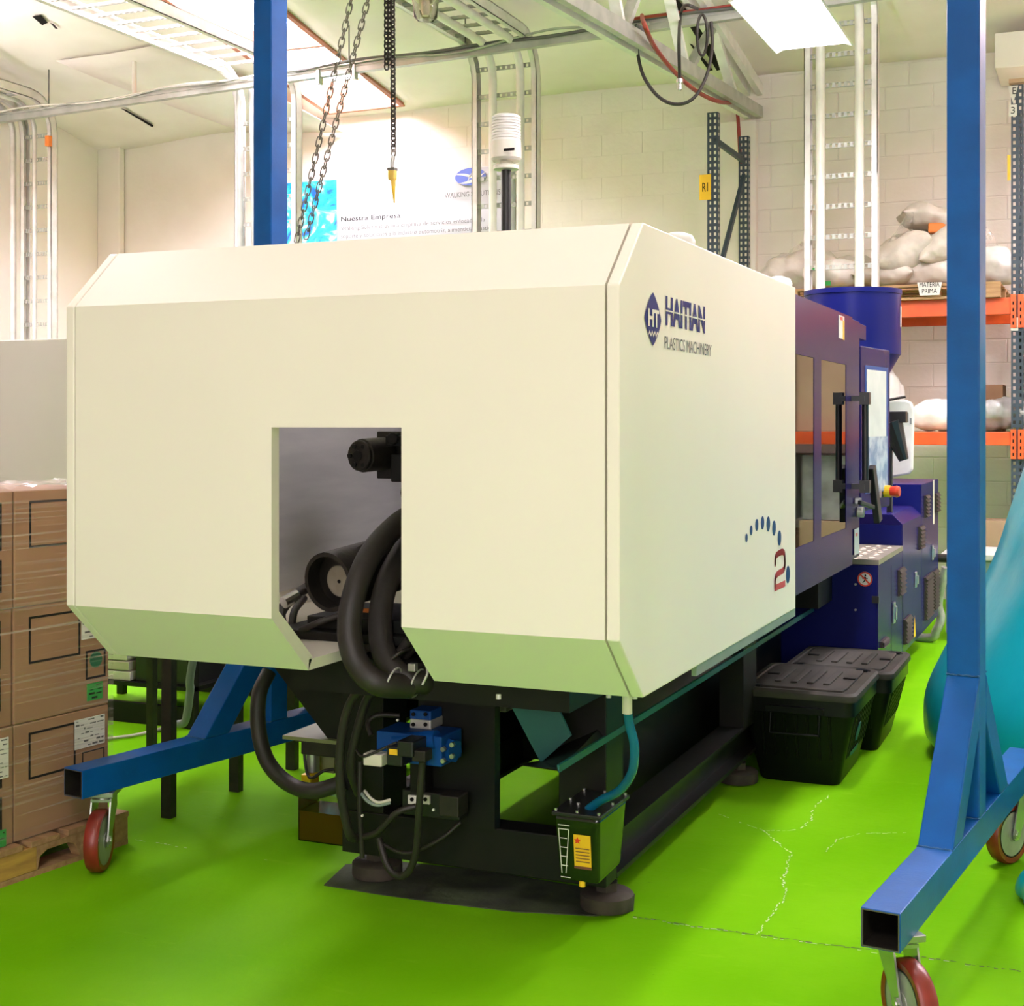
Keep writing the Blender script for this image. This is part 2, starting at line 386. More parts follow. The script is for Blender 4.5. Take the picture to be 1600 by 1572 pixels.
# block courses of the back wall: single blocks where the joints can be made out, one joined field beyond
BW, BH, JT = 0.398, 0.199, 0.009
bm_ = B().box((0, -0.006, 0), (BW - JT, 0.001, BH - JT))
blk0 = None
rest = B()
for r in range(23):
    z = 0.012 + r * BH
    for k in range(-19, 17):
        x = k * BW + (BW / 2 if r % 2 else 0)
        if x < XL or x + BW > XR or z + BH > 4.62: continue
        if -3.2 < x < 1.0:
            if blk0 is None:
                blk0 = bm_.done('block', wall_m, wb, bevel=0.003, local=True, seg=1); o = blk0
            else:
                o = blk0.copy(); COL.objects.link(o)
            o.location = Vector((x, YB, z)) - wloc(wb)
            o.location.y -= random.uniform(-0.001, 0.0015)
        else:
            d = random.uniform(-0.0005, 0.001)
            rest.box((x, YB - 0.003 - d, z), (x + BW - JT * 0.7, YB + 0.001, z + BH - JT * 0.7))
rb = rest.done('block_field', wall_m, wb); rb['kind'] = 'stuff'
# corner pier and beam pocket
struct(B().box((XL, YB - 0.10, 0), (XL + 0.30, YB - 0.012, 4.55)).done('trim_1', wall_plain, bevel=0.01))
struct(B().box((-3.24, YB - 0.10, 0), (-2.90, YB - 0.012, 4.19)).done('trim_2', wall_plain, bevel=0.008))

# ceiling: sheet with the skylight cut out of it
SX0, SX1, SY0, SY1 = -7.22, -6.42, 5.0, 12.14
HOLES = [(SX0, SX1, SY0, SY1), (1.0, 1.8, 8.6, SY1)]
xs = sorted(set([XL - 0.2 + 0.35 * i for i in range(45)] + [h for q in HOLES for h in q[:2]] + [XR + 0.2])); xs = [x for x in xs if x <= XR + 0.2]
ys = sorted(set([YF - 0.2 + 0.35 * i for i in range(53)] + [h for q in HOLES for h in q[2:]] + [YB + 0.2])); ys = [y for y in ys if y <= YB + 0.2]
b = B(); idx = {}
for i, x in enumerate(xs):
    for j, y in enumerate(ys):
        idx[i, j] = len(b.v); b.v.append(Vector((x, y, ceil_z(x, y))))
for i in range(len(xs) - 1):
    for j in range(len(ys) - 1):
        if any(q[0] <= xs[i] < q[1] and q[2] <= ys[j] < q[3] for q in HOLES): continue
        b.f.append((idx[i, j], idx[i + 1, j], idx[i + 1, j + 1], idx[i, j + 1]))
co = struct(b.done('ceiling', ceil_m, smooth=60))
so = co.modifiers.new('thickness', 'SOLIDIFY'); so.thickness = 0.03; so.offset = 1
# a loose sheet of the lining hanging below the rest near the left corner, and torn dark spots
b = B(); n = 8
for i in range(n + 1):
    for j in range(5):
        y = 10.2 + 2.05 * i / n; x = -9.0 + 0.30 * j + 0.22 * i / n * 3
        b.v.append(Vector((x, y, ceil_z(x, y) - 0.03 - (0.035 * j * (i / n) ** 1.5))))
for i in range(n):
    for j in range(4): b.f.append((i * 5 + j, (i + 1) * 5 + j, (i + 1) * 5 + j + 1, i * 5 + j + 1))
o = b.done('lining_sheet', ceil_m, co, smooth=60); o.modifiers.new('t', 'SOLIDIFY').thickness = 0.008
def ceil_patch(poly, m=ink):
    bb = B(); vs = []
    for px, py in poly:
        d = _d(px, py); t = 6.0
        for _ in range(60):
            q = Vector((0, 0, CAMH)) + d * t; t += (ceil_z(q.x, q.y) - q.z) * 0.9 / (d.z + 0.155 * d.y)
        vs.append(Vector((0, 0, CAMH)) + d * t - Vector((0, 0, 0.02)))
    bb.add(vs, [tuple(range(len(vs)))]); return bb.done('tear', m, co)
ceil_patch([(50, 22), (64, 20), (75, 32), (66, 36)]); ceil_patch([(78, 32), (84, 34), (91, 42), (86, 41)])
ceil_patch([(188, 166), (196, 168), (240, 193), (238, 196)]); 
# skylights: timber kerb, crossbars, translucent sheet above
def skylight(name, X0, X1, S0, S1, bars):
    sk = struct(thing(name, '', '', (0.5 * (X0 + X1), 0.5 * (S0 + S1), 5.1))); del sk['label']; del sk['category']
    def kerb(x0, y0, x1, y1, nm, dz0=-0.02, dz1=0.30):
        p0 = Vector((x0, y0, ceil_z(x0, y0) + (dz0 + dz1) / 2)); p1 = Vector((x1, y1, ceil_z(x1, y1) + (dz0 + dz1) / 2))
        return B().beam(p0, p1, 0.05, dz1 - dz0).done(nm, red_wood, sk)
    kerb(X0 - 0.02, S0, X0 - 0.02, S1, 'window_frame'); kerb(X1 + 0.02, S0, X1 + 0.02, S1, 'window_frame')
    kerb(X0, S0, X1, S0, 'window_frame'); kerb(X0 - 0.03, S1, X1 + 0.03, S1, 'window_frame')
    for yy in bars: kerb(X0, yy, X1, yy, 'crossbar', 0.02, 0.22)
    b = B(); z0 = ceil_z(X0, S0) + 0.33; z1 = ceil_z(X0, S1) + 0.33
    b.add([(X0 - 0.05, S0, z0), (X1 + 0.05, S0, z0), (X1 + 0.05, S1 + 0.05, z1), (X0 - 0.05, S1 + 0.05, z1)], [(0, 1, 2, 3)])
    o = b.done('window_pane', sky_m, sk); o.modifiers.new('t', 'SOLIDIFY').thickness = 0.006
skylight('window_1', SX0, SX1, SY0, SY1, (10.75, 9.1, 7.4))
skylight('added_window', 1.0, 1.8, 8.6, SY1, (10.75,))  # unseen skylight added to light the right wall and floor

# floor: cracks and the joint line, as chips of broken paint; grout with shade in its colour in front of the machine
def crack(pix, w=0.006, m=crack_w, keep=0.8, name='crack'):
    P = [on_z(px, py, 0) for px, py in pix]; bb = B()
    for a, c in zip(P[:-1], P[1:]):
        L = (c - a).length; n = max(2, int(L / 0.018)); d = (c - a) / L; s = Vector((-d.y, d.x, 0))
        off = 0.0
        for i in range(n):
            off = off * 0.7 + random.uniform(-0.006, 0.006)
            if random.random() > keep: continue
            q = a + d * (L * i / n) + s * off; l = L / n * random.uniform(0.5, 1.1); ww = w * random.uniform(0.3, 1.1)
            bb.add([q - s * ww / 2 + Vector((0, 0, 0.0012)), q + d * l - s * ww * random.uniform(0.1, 0.5) + Vector((0, 0, 0.0012)),
                    q + d * l + s * ww * random.uniform(0.1, 0.5) + Vector((0, 0, 0.0012)), q + s * ww / 2 + Vector((0, 0, 0.0012))], [(0, 1, 2, 3)])
    return bb.done(name, m, FLOOR)
crack([(1292, 1243), (1268, 1272), (1270, 1281), (1252, 1296), (1235, 1298), (1195, 1299), (1160, 1286), (1115, 1271)])
crack([(1196, 1299), (1215, 1318), (1237, 1336), (1222, 1372), (1228, 1388), (1212, 1420), (1186, 1456), (1183, 1461)], 0.008, keep=0.9)
crack([(1290, 1331), (1310, 1312), (1345, 1303), (1420, 1302)], 0.006)
crack([(990, 1432), (1080, 1447), (1180, 1460), (1340, 1482), (1440, 1496), (1600, 1520)], 0.010, crack_d, 0.95)
crack([(990, 1433), (1080, 1448), (1180, 1462), (1340, 1484), (1440, 1498), (1600, 1522)], 0.006, crack_w, 0.5)
crack([(200, 1310), (250, 1318), (320, 1330), (420, 1345)], 0.006, crack_w, 0.35)
# grout patch at the front feet; the shade there is in its dark colour
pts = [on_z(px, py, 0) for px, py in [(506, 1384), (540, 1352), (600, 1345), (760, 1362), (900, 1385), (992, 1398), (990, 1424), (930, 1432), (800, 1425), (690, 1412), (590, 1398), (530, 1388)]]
bb = B(); bb.prism([(p.x, p.y) for p in pts], 'z', -0.01, 0.003); bb.done('shaded_grout_patch', conc, FLOOR)

# ================================================================ CEILING SERVICES
# hanging battens
def batten(x, y, z, label, group=None):
    t = thing('batten_light', label, 'lamp', (x, y, z), 0, group)
    B().box((x - 0.06, y - 0.58, z + 0.03), (x + 0.06, y + 0.58, z + 0.10)).done('housing', white_metal, t, bevel=0.01)
    for s in (-1, 1):
        B().prism([(x + s * 0.05, z + 0.05), (x + s * 0.24, z - 0.03), (x + s * 0.25, z - 0.025), (x + s * 0.055, z + 0.06)], 'y', y - 0.6, y + 0.6).done('reflector', white_metal, t)
    B().prism([(x - 0.20, z - 0.012), (x + 0.20, z - 0.012), (x + 0.07, z + 0.028), (x - 0.07, z + 0.028)], 'y', y - 0.58, y + 0.58).done('diffuser', led, t)
    B().box((x - 0.05, y - 0.57, z + 0.1002), (x + 0.05, y + 0.57, z + 0.106)).done('added_glow_strip', led_up, t)  # glowing strip added to brighten the ceiling and walls
    for yy in (y - 0.45, y + 0.45):
        B().cyl((x, yy, z + 0.1), (x, yy, ceil_z(x, yy)), 0.004, 6).done('suspension_wire', steel, t)
    return t
batten(-1.74, 8.30, 3.90, 'white ceiling lamp hung in front of the right-hand cable ladder')
for (x, y, z) in [(-0.75, 5.0, 4.5), (2.6, 8.6, 4.2), (-0.2, -1.4, 4.5), (-9.4, 8.0, 4.0)]:  # unseen lamps added to brighten the floor, cover and walls
    batten(x, y, z, 'white ceiling lamp added out of view to light the hall', 'added battens out of view')

# strut channel across the hall with its cables
SY = 10.40
def strut_z(x): return 4.44 + (x + 9.7) * 0.0235
st = thing('strut_channel', 'long galvanised strut channel carrying cables across the hall under the ceiling', 'channel', (-5.5, SY, 4.5))
b = B()
for x0, x1 in [(-10.18, -6.0), (-6.0, 0.5)]:
    z0, z1 = strut_z(x0), strut_z(x1)
    b.beam((x0, SY - 0.03, z0), (x1, SY - 0.03, z1), 0.006, 0.082); b.beam((x0, SY, z0 + 0.038), (x1, SY, z1 + 0.038), 0.06, 0.006)
    b.beam((x0, SY, z0 - 0.038), (x1, SY, z1 - 0.038), 0.06, 0.006); b.beam((x0, SY - 0.034, z0 + 0.012), (x1, SY - 0.034, z1 + 0.012), 0.012, 0.012)
b.done('channel', galv, st)
def wavy(x0, x1, dz, amp, r, m, seed):
    P = []; n = 26
    for i in range(n + 1):
        x = x0 + (x1 - x0) * i / n
        P.append((x, SY - 0.05 + 0.02 * noise.noise(Vector((x, seed, 0))), strut_z(x) + dz + amp * noise.noise(Vector((x * 1.1, seed, 2.0)))))
    return B().tube(curve(P, 4), r, 6).done('cable', m, st, smooth=60)
wavy(-10.1, -3.3, 0.03, 0.07, 0.010, galv, 1.0); wavy(-6.5, -1.0, 0.035, 0.05, 0.014, ink_grey, 4.0); wavy(-10.1, -7.0, 0.04, 0.05, 0.008, white_pvc, 9.0)
lab(wavy(-3.5, 0.4, 0.055, 0.02, 0.014, red_hose, 12.0), 'dark red hose lying on the channel')
for x in (-8.27, -9.62 + 0.35, -6.0, -4.9, -2.6):
    thick = x == -8.27
    B().cyl((x, SY, strut_z(x)), (x, SY, ceil_z(x, SY)), 0.022 if thick else 0.006, 8).done('hanger', white_pvc if thick else ink_grey, st)
for x in (-6.3, -5.95): B().box((x, SY - 0.05, strut_z(x) - 0.10), (x + 0.03, SY + 0.02, strut_z(x) + 0.06)).done('bracket', zinc, st)
# fall of grey pipe beside the blue post
for i, (px0, px1, r, lb) in enumerate([(374, 376, 0.028, 'thin grey conduit rising to the strut channel, leftmost of the pair beside the blue post'),
                                       (392, 398, 0.026, 'thin grey conduit just left of the blue post')]):
    p0 = on_y(px0, 128, 10.50); p1 = on_y(px1, 128 + 260, 10.50)
    tag(B().cyl(p0, (p0.x + (p1.x - p0.x) * 3, 10.5, 0.0), r, 10).done('conduit', galv, smooth=60), lb, 'pipe')

# cable ladders: a run towards the viewer, a bend, a drop; every rung a part
def ladder(name, label, x0, x1, ztop, zbot, yv, yrun, rung_z0, rail=0.045, depth=0.09, bend=0.32, conduits=(), cm=white_pvc, rm=alu):
    t = thing(name, label, 'cable ladder', ((x0 + x1) / 2, yv, zbot))
    def path(x, off=0.0):
        P = [Vector((x, yrun, ztop + off)), Vector((x, yv - bend, ztop + off))]
        for i in range(1, 7):
            a = PI / 2 * i / 6; R = bend + off
            P.append(Vector((x, yv - bend + R * math.sin(a), ztop - bend + R * math.cos(a))))
        P.append(Vector((x, yv + off, zbot)))
        return P
    for x in (x0, x1):
        b = B(); P = path(x); w = rail
        for i in range(len(P) - 1):
            d = (P[i + 1] - P[i]).normalized(); nn = Vector((0, -d.z, d.y))
            dn = ((P[min(i + 2, len(P) - 1)] - P[i]).normalized()); d0 = ((P[i + 1] - P[max(i - 1, 0)]).normalized())
            n0 = Vector((0, -d0.z, d0.y)); n1 = Vector((0, -dn.z, dn.y))
            s = Vector((w / 2, 0, 0)); q0, q1 = P[i], P[i + 1]; e = 0.006
            sgn = 1 if x == x1 else -1
            for (sa, sb, na, nb) in ((sgn * w / 2 - sgn * e, sgn * w / 2, -depth / 2, depth / 2), (-sgn * w / 2, sgn * w / 2, -depth / 2, -depth / 2 + e), (-sgn * w / 2, sgn * w / 2, depth / 2 - e, depth / 2)):
                vs = [q + Vector((xx, 0, 0)) + nnn * mm for q, nnn in ((q0, n0), (q1, n1)) for xx, mm in ((sa, na), (sb, na), (sb, nb), (sa, nb))]
                b.add(vs, [(3, 2, 1, 0), (4, 5, 6, 7), (0, 1, 5, 4), (1, 2, 6, 5), (2, 3, 7, 6), (3, 0, 4, 7)])
        b.done('side_rail', rm, t)
    def rung(c, flat):
        b = B(); w = 0.036; n = 11; L = x1 - x0 - rail * 0.4
        X0 = x0 + rail * 0.2
        M = Matrix.Translation(c) @ (Matrix.Identity(4) if flat else Matrix.Rotation(PI / 2, 4, 'X'))
        b.box((X0 - c.x, -w / 2, -0.014), (X0 + L - c.x, -w / 2 + 0.004, 0.006), M)
        b.box((X0 - c.x, w / 2 - 0.004, -0.014), (X0 + L - c.x, w / 2, 0.006), M)
        for k in range(n):
            xa = X0 + L * k / n - c.x
            b.box((xa, -w / 2, 0.004), (xa + L / n * 0.55, w / 2, 0.008), M)
        return b.done('rung', galv, t)
    z = rung_z0
    while z > zbot + 0.05:
        rung(Vector(((x0 + x1) / 2, yv - 0.02, z)), False); z -= 0.2286
    y = yv - bend - 0.1
    while y > yrun + 0.1:
        rung(Vector(((x0 + x1) / 2, y, ztop - 0.02)), True); y -= 0.2286
    for cx, r in conduits:
        P = [p for p in path(cx, -0.045)]
        B().tube([P[0]] + curve(P[1:-1], 2) + [P[-1]], r, 10).done('conduit', cm, t, smooth=60)
    return t
ladder('cable_ladder', 'aluminium cable ladder dropping behind the beacon with two white conduits', -4.90, -4.36, 4.66, 1.6, 10.62, 5.2, 4.45, conduits=[(-4.73, 0.035), (-4.48, 0.035)])
ladder('cable_ladder', 'pale aluminium cable ladder dropping behind the blue drum on the right', -2.12, -1.62, 4.78, 2.25, 10.62, 9.0, 4.50, conduits=[(-2.02, 0.035), (-1.73, 0.035)])
L3 = ladder('cable_ladder', 'cable ladder with an orange tag bending down at the far left', -9.76, -9.42, 4.62, 1.9, 10.62, 6.0, 4.28, conduits=[(-9.60, 0.022), (-9.87, 0.03)], cm=alu)
p = on_y(78, 221, 10.56); B().box((p.x - 0.025, 10.52, p.z - 0.05), (p.x + 0.02, 10.568, p.z + 0.05)).done('tag', orange_lab, L3)
ladder('cable_ladder', 'long cable ladder running to the left under the skylight, half behind the blue post', -7.26, -6.66, 4.66, 1.6, 10.62, 4.6, 4.2, rail=0.05, depth=0.10)

# steel roof truss to the corner pocket
tr = struct(thing('roof_truss', '', '', (-2.93, YB - 0.2, 4.25))); del tr['label']; del tr['category']
tz = lambda y: 4.26 - 0.064 * (YB - y)
tzu = lambda y: 4.56 + 0.150 * (YB - y)
for dx in (-0.055, 0.055):
    B().beam((-2.93 + dx, YB - 0.05, tz(YB)), (-2.93 + dx, 2.5, tz(2.5)), 0.05, 0.10).done('bottom_chord', white_metal if dx < 0 else galv, tr)
    B().beam((-2.93 + dx, YB - 0.05, tzu(YB) - 0.10), (-2.93 + dx, 4.0, tzu(4.0) - 0.10), 0.05, 0.10).done('top_chord', white_metal, tr)
yy = 11.6; up = True
while yy > 4.5:
    B().beam((-2.93, yy, tz(yy)), (-2.93, yy - 0.75, tzu(yy - 0.75) - 0.12), 0.04, 0.075, (1, 0, 0)).done('web', white_metal, tr)
    B().beam((-2.93, yy - 0.75, tzu(yy - 0.75) - 0.12), (-2.93, yy - 1.5, tz(yy - 1.5)), 0.04, 0.075, (1, 0, 0)).done('web', galv, tr)
    yy -= 1.5
# dark gap in the lining along the truss
ceil_patch([(1040, -8), (1056, -8), (1097, 38), (1135, 103), (1120, 107), (1079, 40)]); ceil_patch([(1077, 64), (1082, 66), (1114, 106), (1108, 108)])

# hoses and cable loops
tag(B().tube(curve([on_y(1003, 24, 10.33), on_x(1006, 36, -2.80), on_x(1022, 72, -2.82), on_x(1050, 108, -2.82), on_x(1078, 135, -2.82), on_x(1105, 152, -2.82), on_x(1128, 160, -2.82), on_y(1148, 163, 12.1), on_y(1153, 185, 12.15), on_y(1157, 258, 12.15)], 8), 0.016, 8).done('air_hose', red_hose, smooth=60),
    'dark red air hose running down from the strut channel to the back corner', 'hose')
tag(B().tube(curve([on_y(994, 38, 9.05), on_y(996, 80, 9.05), on_y(1006, 120, 9.05), on_y(1030, 152, 9.05), on_y(1058, 163, 9.05), on_y(1085, 152, 9.05), on_y(1105, 115, 9.05), on_y(1113, 70, 9.05), on_y(1111, 34, 9.05)], 8), 0.012, 8).done('cable_loop', black_rubber, smooth=60),
    'black cable hanging in one wide loop below the strut channel', 'cable')
cb = thing('hanging_cable', 'black cable hanging straight down with a plug on its end', 'cable', on_y(1061, 130, 9.05))
B().tube(curve([on_y(1090, 14, 9.08), on_y(1072, 8, 9.05), on_y(1064, 20, 10.25), on_y(1061, 60, 9.05), on_y(1062, 124, 9.05)], 8), 0.012, 8).done('lead', black_rubber, cb, smooth=60)
B().lathe([(0.006, -0.07), (0.014, -0.06), (0.014, -0.02), (0.024, -0.015), (0.024, 0.01), (0.010, 0.015)], on_y(1062, 126, 9.05), 10).done('plug', steel, cb)
tag(B().tube([on_y(1097 + 8 * math.cos(a), 55 + 32 * math.sin(a), 9.05 + 0.02 * math.sin(3 * a)) for a in [2 * PI * i / 26 for i in range(26)]], 0.010, 8, closed=True).done('cable_coil', black_rubber, smooth=60),
    'narrow black cable coil hanging inside the wide loop', 'cable')
tag(B().tube(curve([on_y(996, 40, 9.05), on_y(1003, 46, 9.05), on_y(1006, 60, 9.05), on_y(1006, 72, 9.05)], 6), 0.016, 8).done('cable_end', ink_grey, smooth=60), 'short dark cable end drooping from the strut channel joint', 'cable')

# acrylic high-bay lamp
p = on_y(665, 32, 8.3)
hb = thing('high_bay_lamp', 'clear acrylic bell lamp hanging near the top centre beside the chains', 'lamp', p)
B().lathe([(0.055, 0.0), (0.078, 0.02), (0.084, 0.10), (0.105, 0.20), (0.13, 0.26)], p, 28, cap=False).done('shade', clear_m, hb, smooth=50)
B().lathe([(0.02, 0.03), (0.03, 0.06), (0.028, 0.12), (0.018, 0.16)], p, 14).done('bulb', white_lens, hb, smooth=60)
B().lathe([(0.07, 0.25), (0.07, 0.45), (0.03, 0.5)], p, 18).done('housing', alu, hb, smooth=40)
B().cyl(p + Vector((0, 0, 0.5)), (p.x, p.y, ceil_z(p.x, p.y)), 0.01, 6).done('rod', galv, hb)

# beam end box in the top right corner
p = on_y(1560, 125, 12.0)
tag(B().box((p.x, 11.6, p.z), (p.x + 0.6, 12.25, p.z + 0.28)).done('duct_box', ceil_m, bevel=0.01), 'pale lining-covered box on the wall at the top right', 'box')
# ================================================================ THE MACHINE
XS, XW = -1.073, -2.733       # outer faces of the cover: operator side, far side
Y0, Y1 = 3.136, 5.139
ZB, ZC0, ZC1, ZT = 0.812, 0.980, 1.828, 1.999
YC = 3.322                    # where the chamfers meet top and bottom
mc = thing('injection_moulding_machine', 'large injection moulding machine with cream front cover and dark blue guards', 'machine', (-1.9, 6.4, 0))
hexa = [(YC, ZB), (Y0, ZC0), (Y0, ZC1), (YC, ZT), (Y1, ZT), (Y1, ZB)]
side_r = B().prism(hexa, 'x', XS - 0.033, XS).done('side_panel', cream, mc, bevel=0.004)
side_l = B().prism(hexa, 'x', XW, XW + 0.030).done('side_panel', cream, mc, bevel=0.004)
B().prism([(YC + 0.05, ZB + 0.06), (Y0 + 0.05, ZC0 + 0.02), (Y0 + 0.05, ZC1 - 0.02), (YC + 0.05, ZT - 0.05), (Y1 + 0.25, ZT - 0.05), (Y1 + 0.25, ZB + 0.13)], 'x', XW + 0.031, XW + 0.036).done('liner', cream_in, mc)
GAP = 0.0045
fx0, fx1 = XW + 0.030 + GAP, XS - 0.033 - GAP
OX0, OX1, OZ = -2.045, -1.657, 1.487
T = 0.036
i_ = lambda k: {0: (YC + 0.02, ZB + T), 1: (Y0 + T, ZC0 + 0.015), 2: (Y0 + T, ZC1 - 0.015), 3: (YC + 0.02, ZT - T)}[k]
full = [(YC, ZB), (Y0, ZC0), (Y0, ZC1), (YC, ZT), i_(3), i_(2), i_(1), i_(0)]
b = B().prism(full, 'x', fx0, OX0).prism(full, 'x', OX1, fx1)
b.prism([(Y0, OZ), (Y0, ZC1), (YC, ZT), i_(3), i_(2), (Y0 + T, OZ)], 'x', OX0, OX1)
fp = b.done('front_panel', cream, mc)
# underside lips left and right of the slot, roof
B().box((fx0, YC + 0.001, ZB), (OX0, Y1, ZB + 0.03)).box((OX1, YC + 0.001, ZB), (fx1, Y1, ZB + 0.03)).done('bottom_panel', cream, mc)
B().box((-2.0, YC + 0.001, ZT - 0.03), (fx1, Y1, ZT)).done('roof_panel', cream, mc)
B().box((fx0, Y1 - 0.03, ZB + 0.6), (-2.3, Y1, ZT - 0.03)).done('rear_panel', black_paint, mc)
B().box((XS - 0.02, YC + 0.5, ZB - 0.03), (XS - 0.005, Y1 + 0.02, ZB - 0.0005)).done('slide_rail', grey_green, mc)
for px, py in ((1058, 372), (1216, 440)):       # white lifting caps on the roof
    p = on_x(px, py, XS - 0.07); p.z = ZT
    B().lathe([(0.05, 0.0), (0.053, 0.018), (0.044, 0.036), (0.02, 0.044)], p, 20).done('cap', white_metal, mc, smooth=50)
for px, py in ((779, 1092), (992, 1092), (951, 1090)):
    p = on_z(px, py, ZB - 0.012); B().cyl(p, p + Vector((0, 0, 0.011)), 0.007, 8).done('screw', zinc, mc)

# ---- printing on the side
U, V = (0, 1, 0), (0, 0, 1)
S = lambda px, py: on_x(px, py, XS)
ec = S(1019.5, 498.5); eh = (S(1019.5, 457).z - S(1019.5, 540).z) / 2; ew = (S(1032.5, 497).y - S(1006.5, 493).y) / 2
b = B(); pl = []
for k in range(40):
    t = 2 * PI * k / 40; c0, s0 = math.cos(t), math.sin(t)
    pl.append((math.copysign(abs(c0) ** 1.6, c0) * ew, math.copysign(abs(s0) ** 1.55, s0) * eh))
b.add([Vector((XS + 0.0015, ec.y + a, ec.z + c)) for a, c in pl], [tuple(range(40))]); b.done('emblem', brand_blue, side_r)
text('lettering', 'HT', (XS, ec.y - ew * 0.62, ec.z - eh * 0.30), U, V, ew * 1.30, eh * 0.66, print_cream, side_r, bold=0.03, lift=0.003)
b = B(); n = 4
z0 = ec.z - eh * 0.56
top = []; bot = []
for k in range(n * 2 + 1):
    y = ec.y - ew * 0.62 + ew * 1.24 * k / (2 * n); zz = z0 + (eh * 0.08 if k % 2 else -eh * 0.08)
    top.append(Vector((XS + 0.003, y, zz + eh * 0.045))); bot.append(Vector((XS + 0.003, y, zz - eh * 0.045)))
for k in range(2 * n): b.quad(bot[k], bot[k + 1], top[k + 1], top[k])
b.done('zigzag', print_cream, side_r)
a0 = S(1039.5, 508); a1 = S(1101, 521); a2 = S(1039.5, 462)
hW, hH = a1.y - a0.y, a2.z - a0.z
text('lettering', 'HAITIAN', a0, U, V, hW, hH, brand_blue, side_r, bold=0.036)
b = B(); plate(b, (XS, a0.y - 0.004, a0.z + hH * 0.47), U, V, hW + 0.01, hH * 0.05, 0.003); b.done('letter_cut', print_cream, side_r)
c0 = S(1038, 545); c1 = S(1111, 557.5); c2 = S(1038, 525)
text('lettering', 'PLASTICS MACHINERY', c0, U, V, c1.y - c0.y, c2.z - c0.z, ink_grey, side_r)
for qx, qy, qh in [(314, 615, 115), (378, 512, 135), (455, 438, 165), (534, 410, 180), (612, 425, 205), (690, 482, 205), (764, 617, 205), (880, 1115, 240)]:
    px, py = 1130 + qx / 8.73, 770 + qy / 8.73
    c = S(px, py); r = (S(px, py - qh / 17.46).z - S(px, py + qh / 17.46).z) / 2
    B().cyl((XS + 0.0005, c.y, c.z), (XS + 0.0014, c.y, c.z), r, 24).done('dot', dot_blue, side_r)
st2 = [S(1130 + x / 8.73, 770 + y / 8.73) for x, y in [(708, 990), (708, 900), (724, 852), (770, 818), (808, 806), (832, 835), (838, 920), (836, 1000), (815, 1058), (735, 1110), (706, 1180), (704, 1295)]]
st2 = [p for p in curve(st2, 4)] + [S(1130 + 705 / 8.73, 770 + 1300 / 8.73), S(1130 + 838 / 8.73, 770 + 1236 / 8.73)]
b = B()
for p, q in zip(st2[:-1], st2[1:]):
    d = (q - p).normalized(); s = Vector((0, -d.z, d.y)) * 0.011; e = d * 0.004
    o = Vector((0.0012, 0, 0)); b.quad(p - s - e + o, q - s + e + o, q + s + e + o, p + s - e + o)
b.done('number', print_red, side_r)

# ---- operator gate and its post
XG = -1.092
gate = B()
def gbox(y0, z0, y1, z1): gate.box((XG - 0.045, y0, z0), (XG, y1, z1))
gy0, gy1, gz0, gz1 = Y1 + 0.004, 6.475, 0.848, 1.982
wz0, wz1 = 1.026, 1.758
w1a, w1b, w2a, w2b = 5.20, 5.588, 5.735, 6.32
gbox(gy0, gz0, gy1, wz0); gbox(gy0, wz1, gy1, gz1); gbox(gy0, wz0, w1a, wz1); gbox(w1b, wz0, w2a, wz1); gbox(w2b, wz0, gy1, wz1)
gt = gate.done('safety_gate', blue_guard, mc)
for a, c in ((w1a, w1b), (w2a, w2b)):
    B().box((XG - 0.006, a + 0.001, wz0 + 0.001), (XG - 0.002, c - 0.001, wz1 - 0.001)).done('window_pane', pane_m, gt)
# what stands inside, behind the panes
B().box((-2.65, Y1 + 0.05, 0.80), (-2.60, 6.9, 1.95)).done('far_guard', blue_dark, mc)
B().box((-2.3, 5.3, 0.80), (-1.35, 5.55, 1.75)).box((-2.3, 6.55, 0.80), (-1.35, 6.8, 1.75)).done('mould_platen', iron, mc, bevel=0.02)
for y, z in ((-2.15, 1.6), (-1.5, 1.6), (-2.15, 0.95), (-1.5, 0.95)): B().cyl((y, 4.6, z), (y, 6.6, z), 0.05, 14).done('tie_bar', steel, mc, smooth=40)
B().box((-2.4, Y1 + 0.03, ZT - 0.06), (XG - 0.05, 6.7, ZT - 0.03)).done('gate_roof', blue_guard, mc)
B().box((XG - 0.06, gy1 + 0.006, gz0 + 0.02), (XG - 0.004, 6.70, gz1 - 0.006)).done('gate_post', blue_guard, mc, bevel=0.003)
B().box((XG - 0.30, 6.70, 1.90), (XG - 0.01, 6.93, 1.972)).done('gate_lintel', blue_guard, mc, bevel=0.003)
# rail of black square section with the grab handle: real bar standing proud of the gate
hd = B(); hx = XG + 0.058
hy = 6.395
hb_ = on_x(1350, 690, hx)
yb = on_x(1352, 690, hx).y
for zz in (on_x(1345, 622, hx).z, on_x(1345, 762, hx).z):
    hd.box((XG - 0.002, yb - 0.03, zz - 0.012), (hx, yb + 0.012, zz + 0.012)); hd.box((hx - 0.022, yb - 0.028, zz - 0.028), (hx + 0.022, yb + 0.022, zz + 0.028))
hd.cyl((hx, yb, on_x(1345, 762, hx).z), (hx, yb, on_x(1345, 622, hx).z), 0.015, 14)
hd.done('gate_handle', black_plastic, gt, smooth=40)
b = B(); p = on_x(1310, 526, XG); plate(b, p - Vector((0, 0, 0.005)), U, V, 0.135, 0.10, 0.002); b.done('warning_label', paper, gt)
b = B(); plate(b, p + Vector((0, 0.095, -0.008)), U, V, 0.04, 0.085, 0.003); b.done('warning_label', yellow_lab, gt)
b = B(); plate(b, p + Vector((0, 0.03, 0.075)), U, V, 0.06, 0.014, 0.003); b.done('label_print', red_btn, gt)
p = on_x(1334.5, 868, XG); b = B(); plate(b, p + Vector((0.0, 0, 0)), U, V, 0.13, 0.12, 0.002); b.done('warning_label', paper, mc)
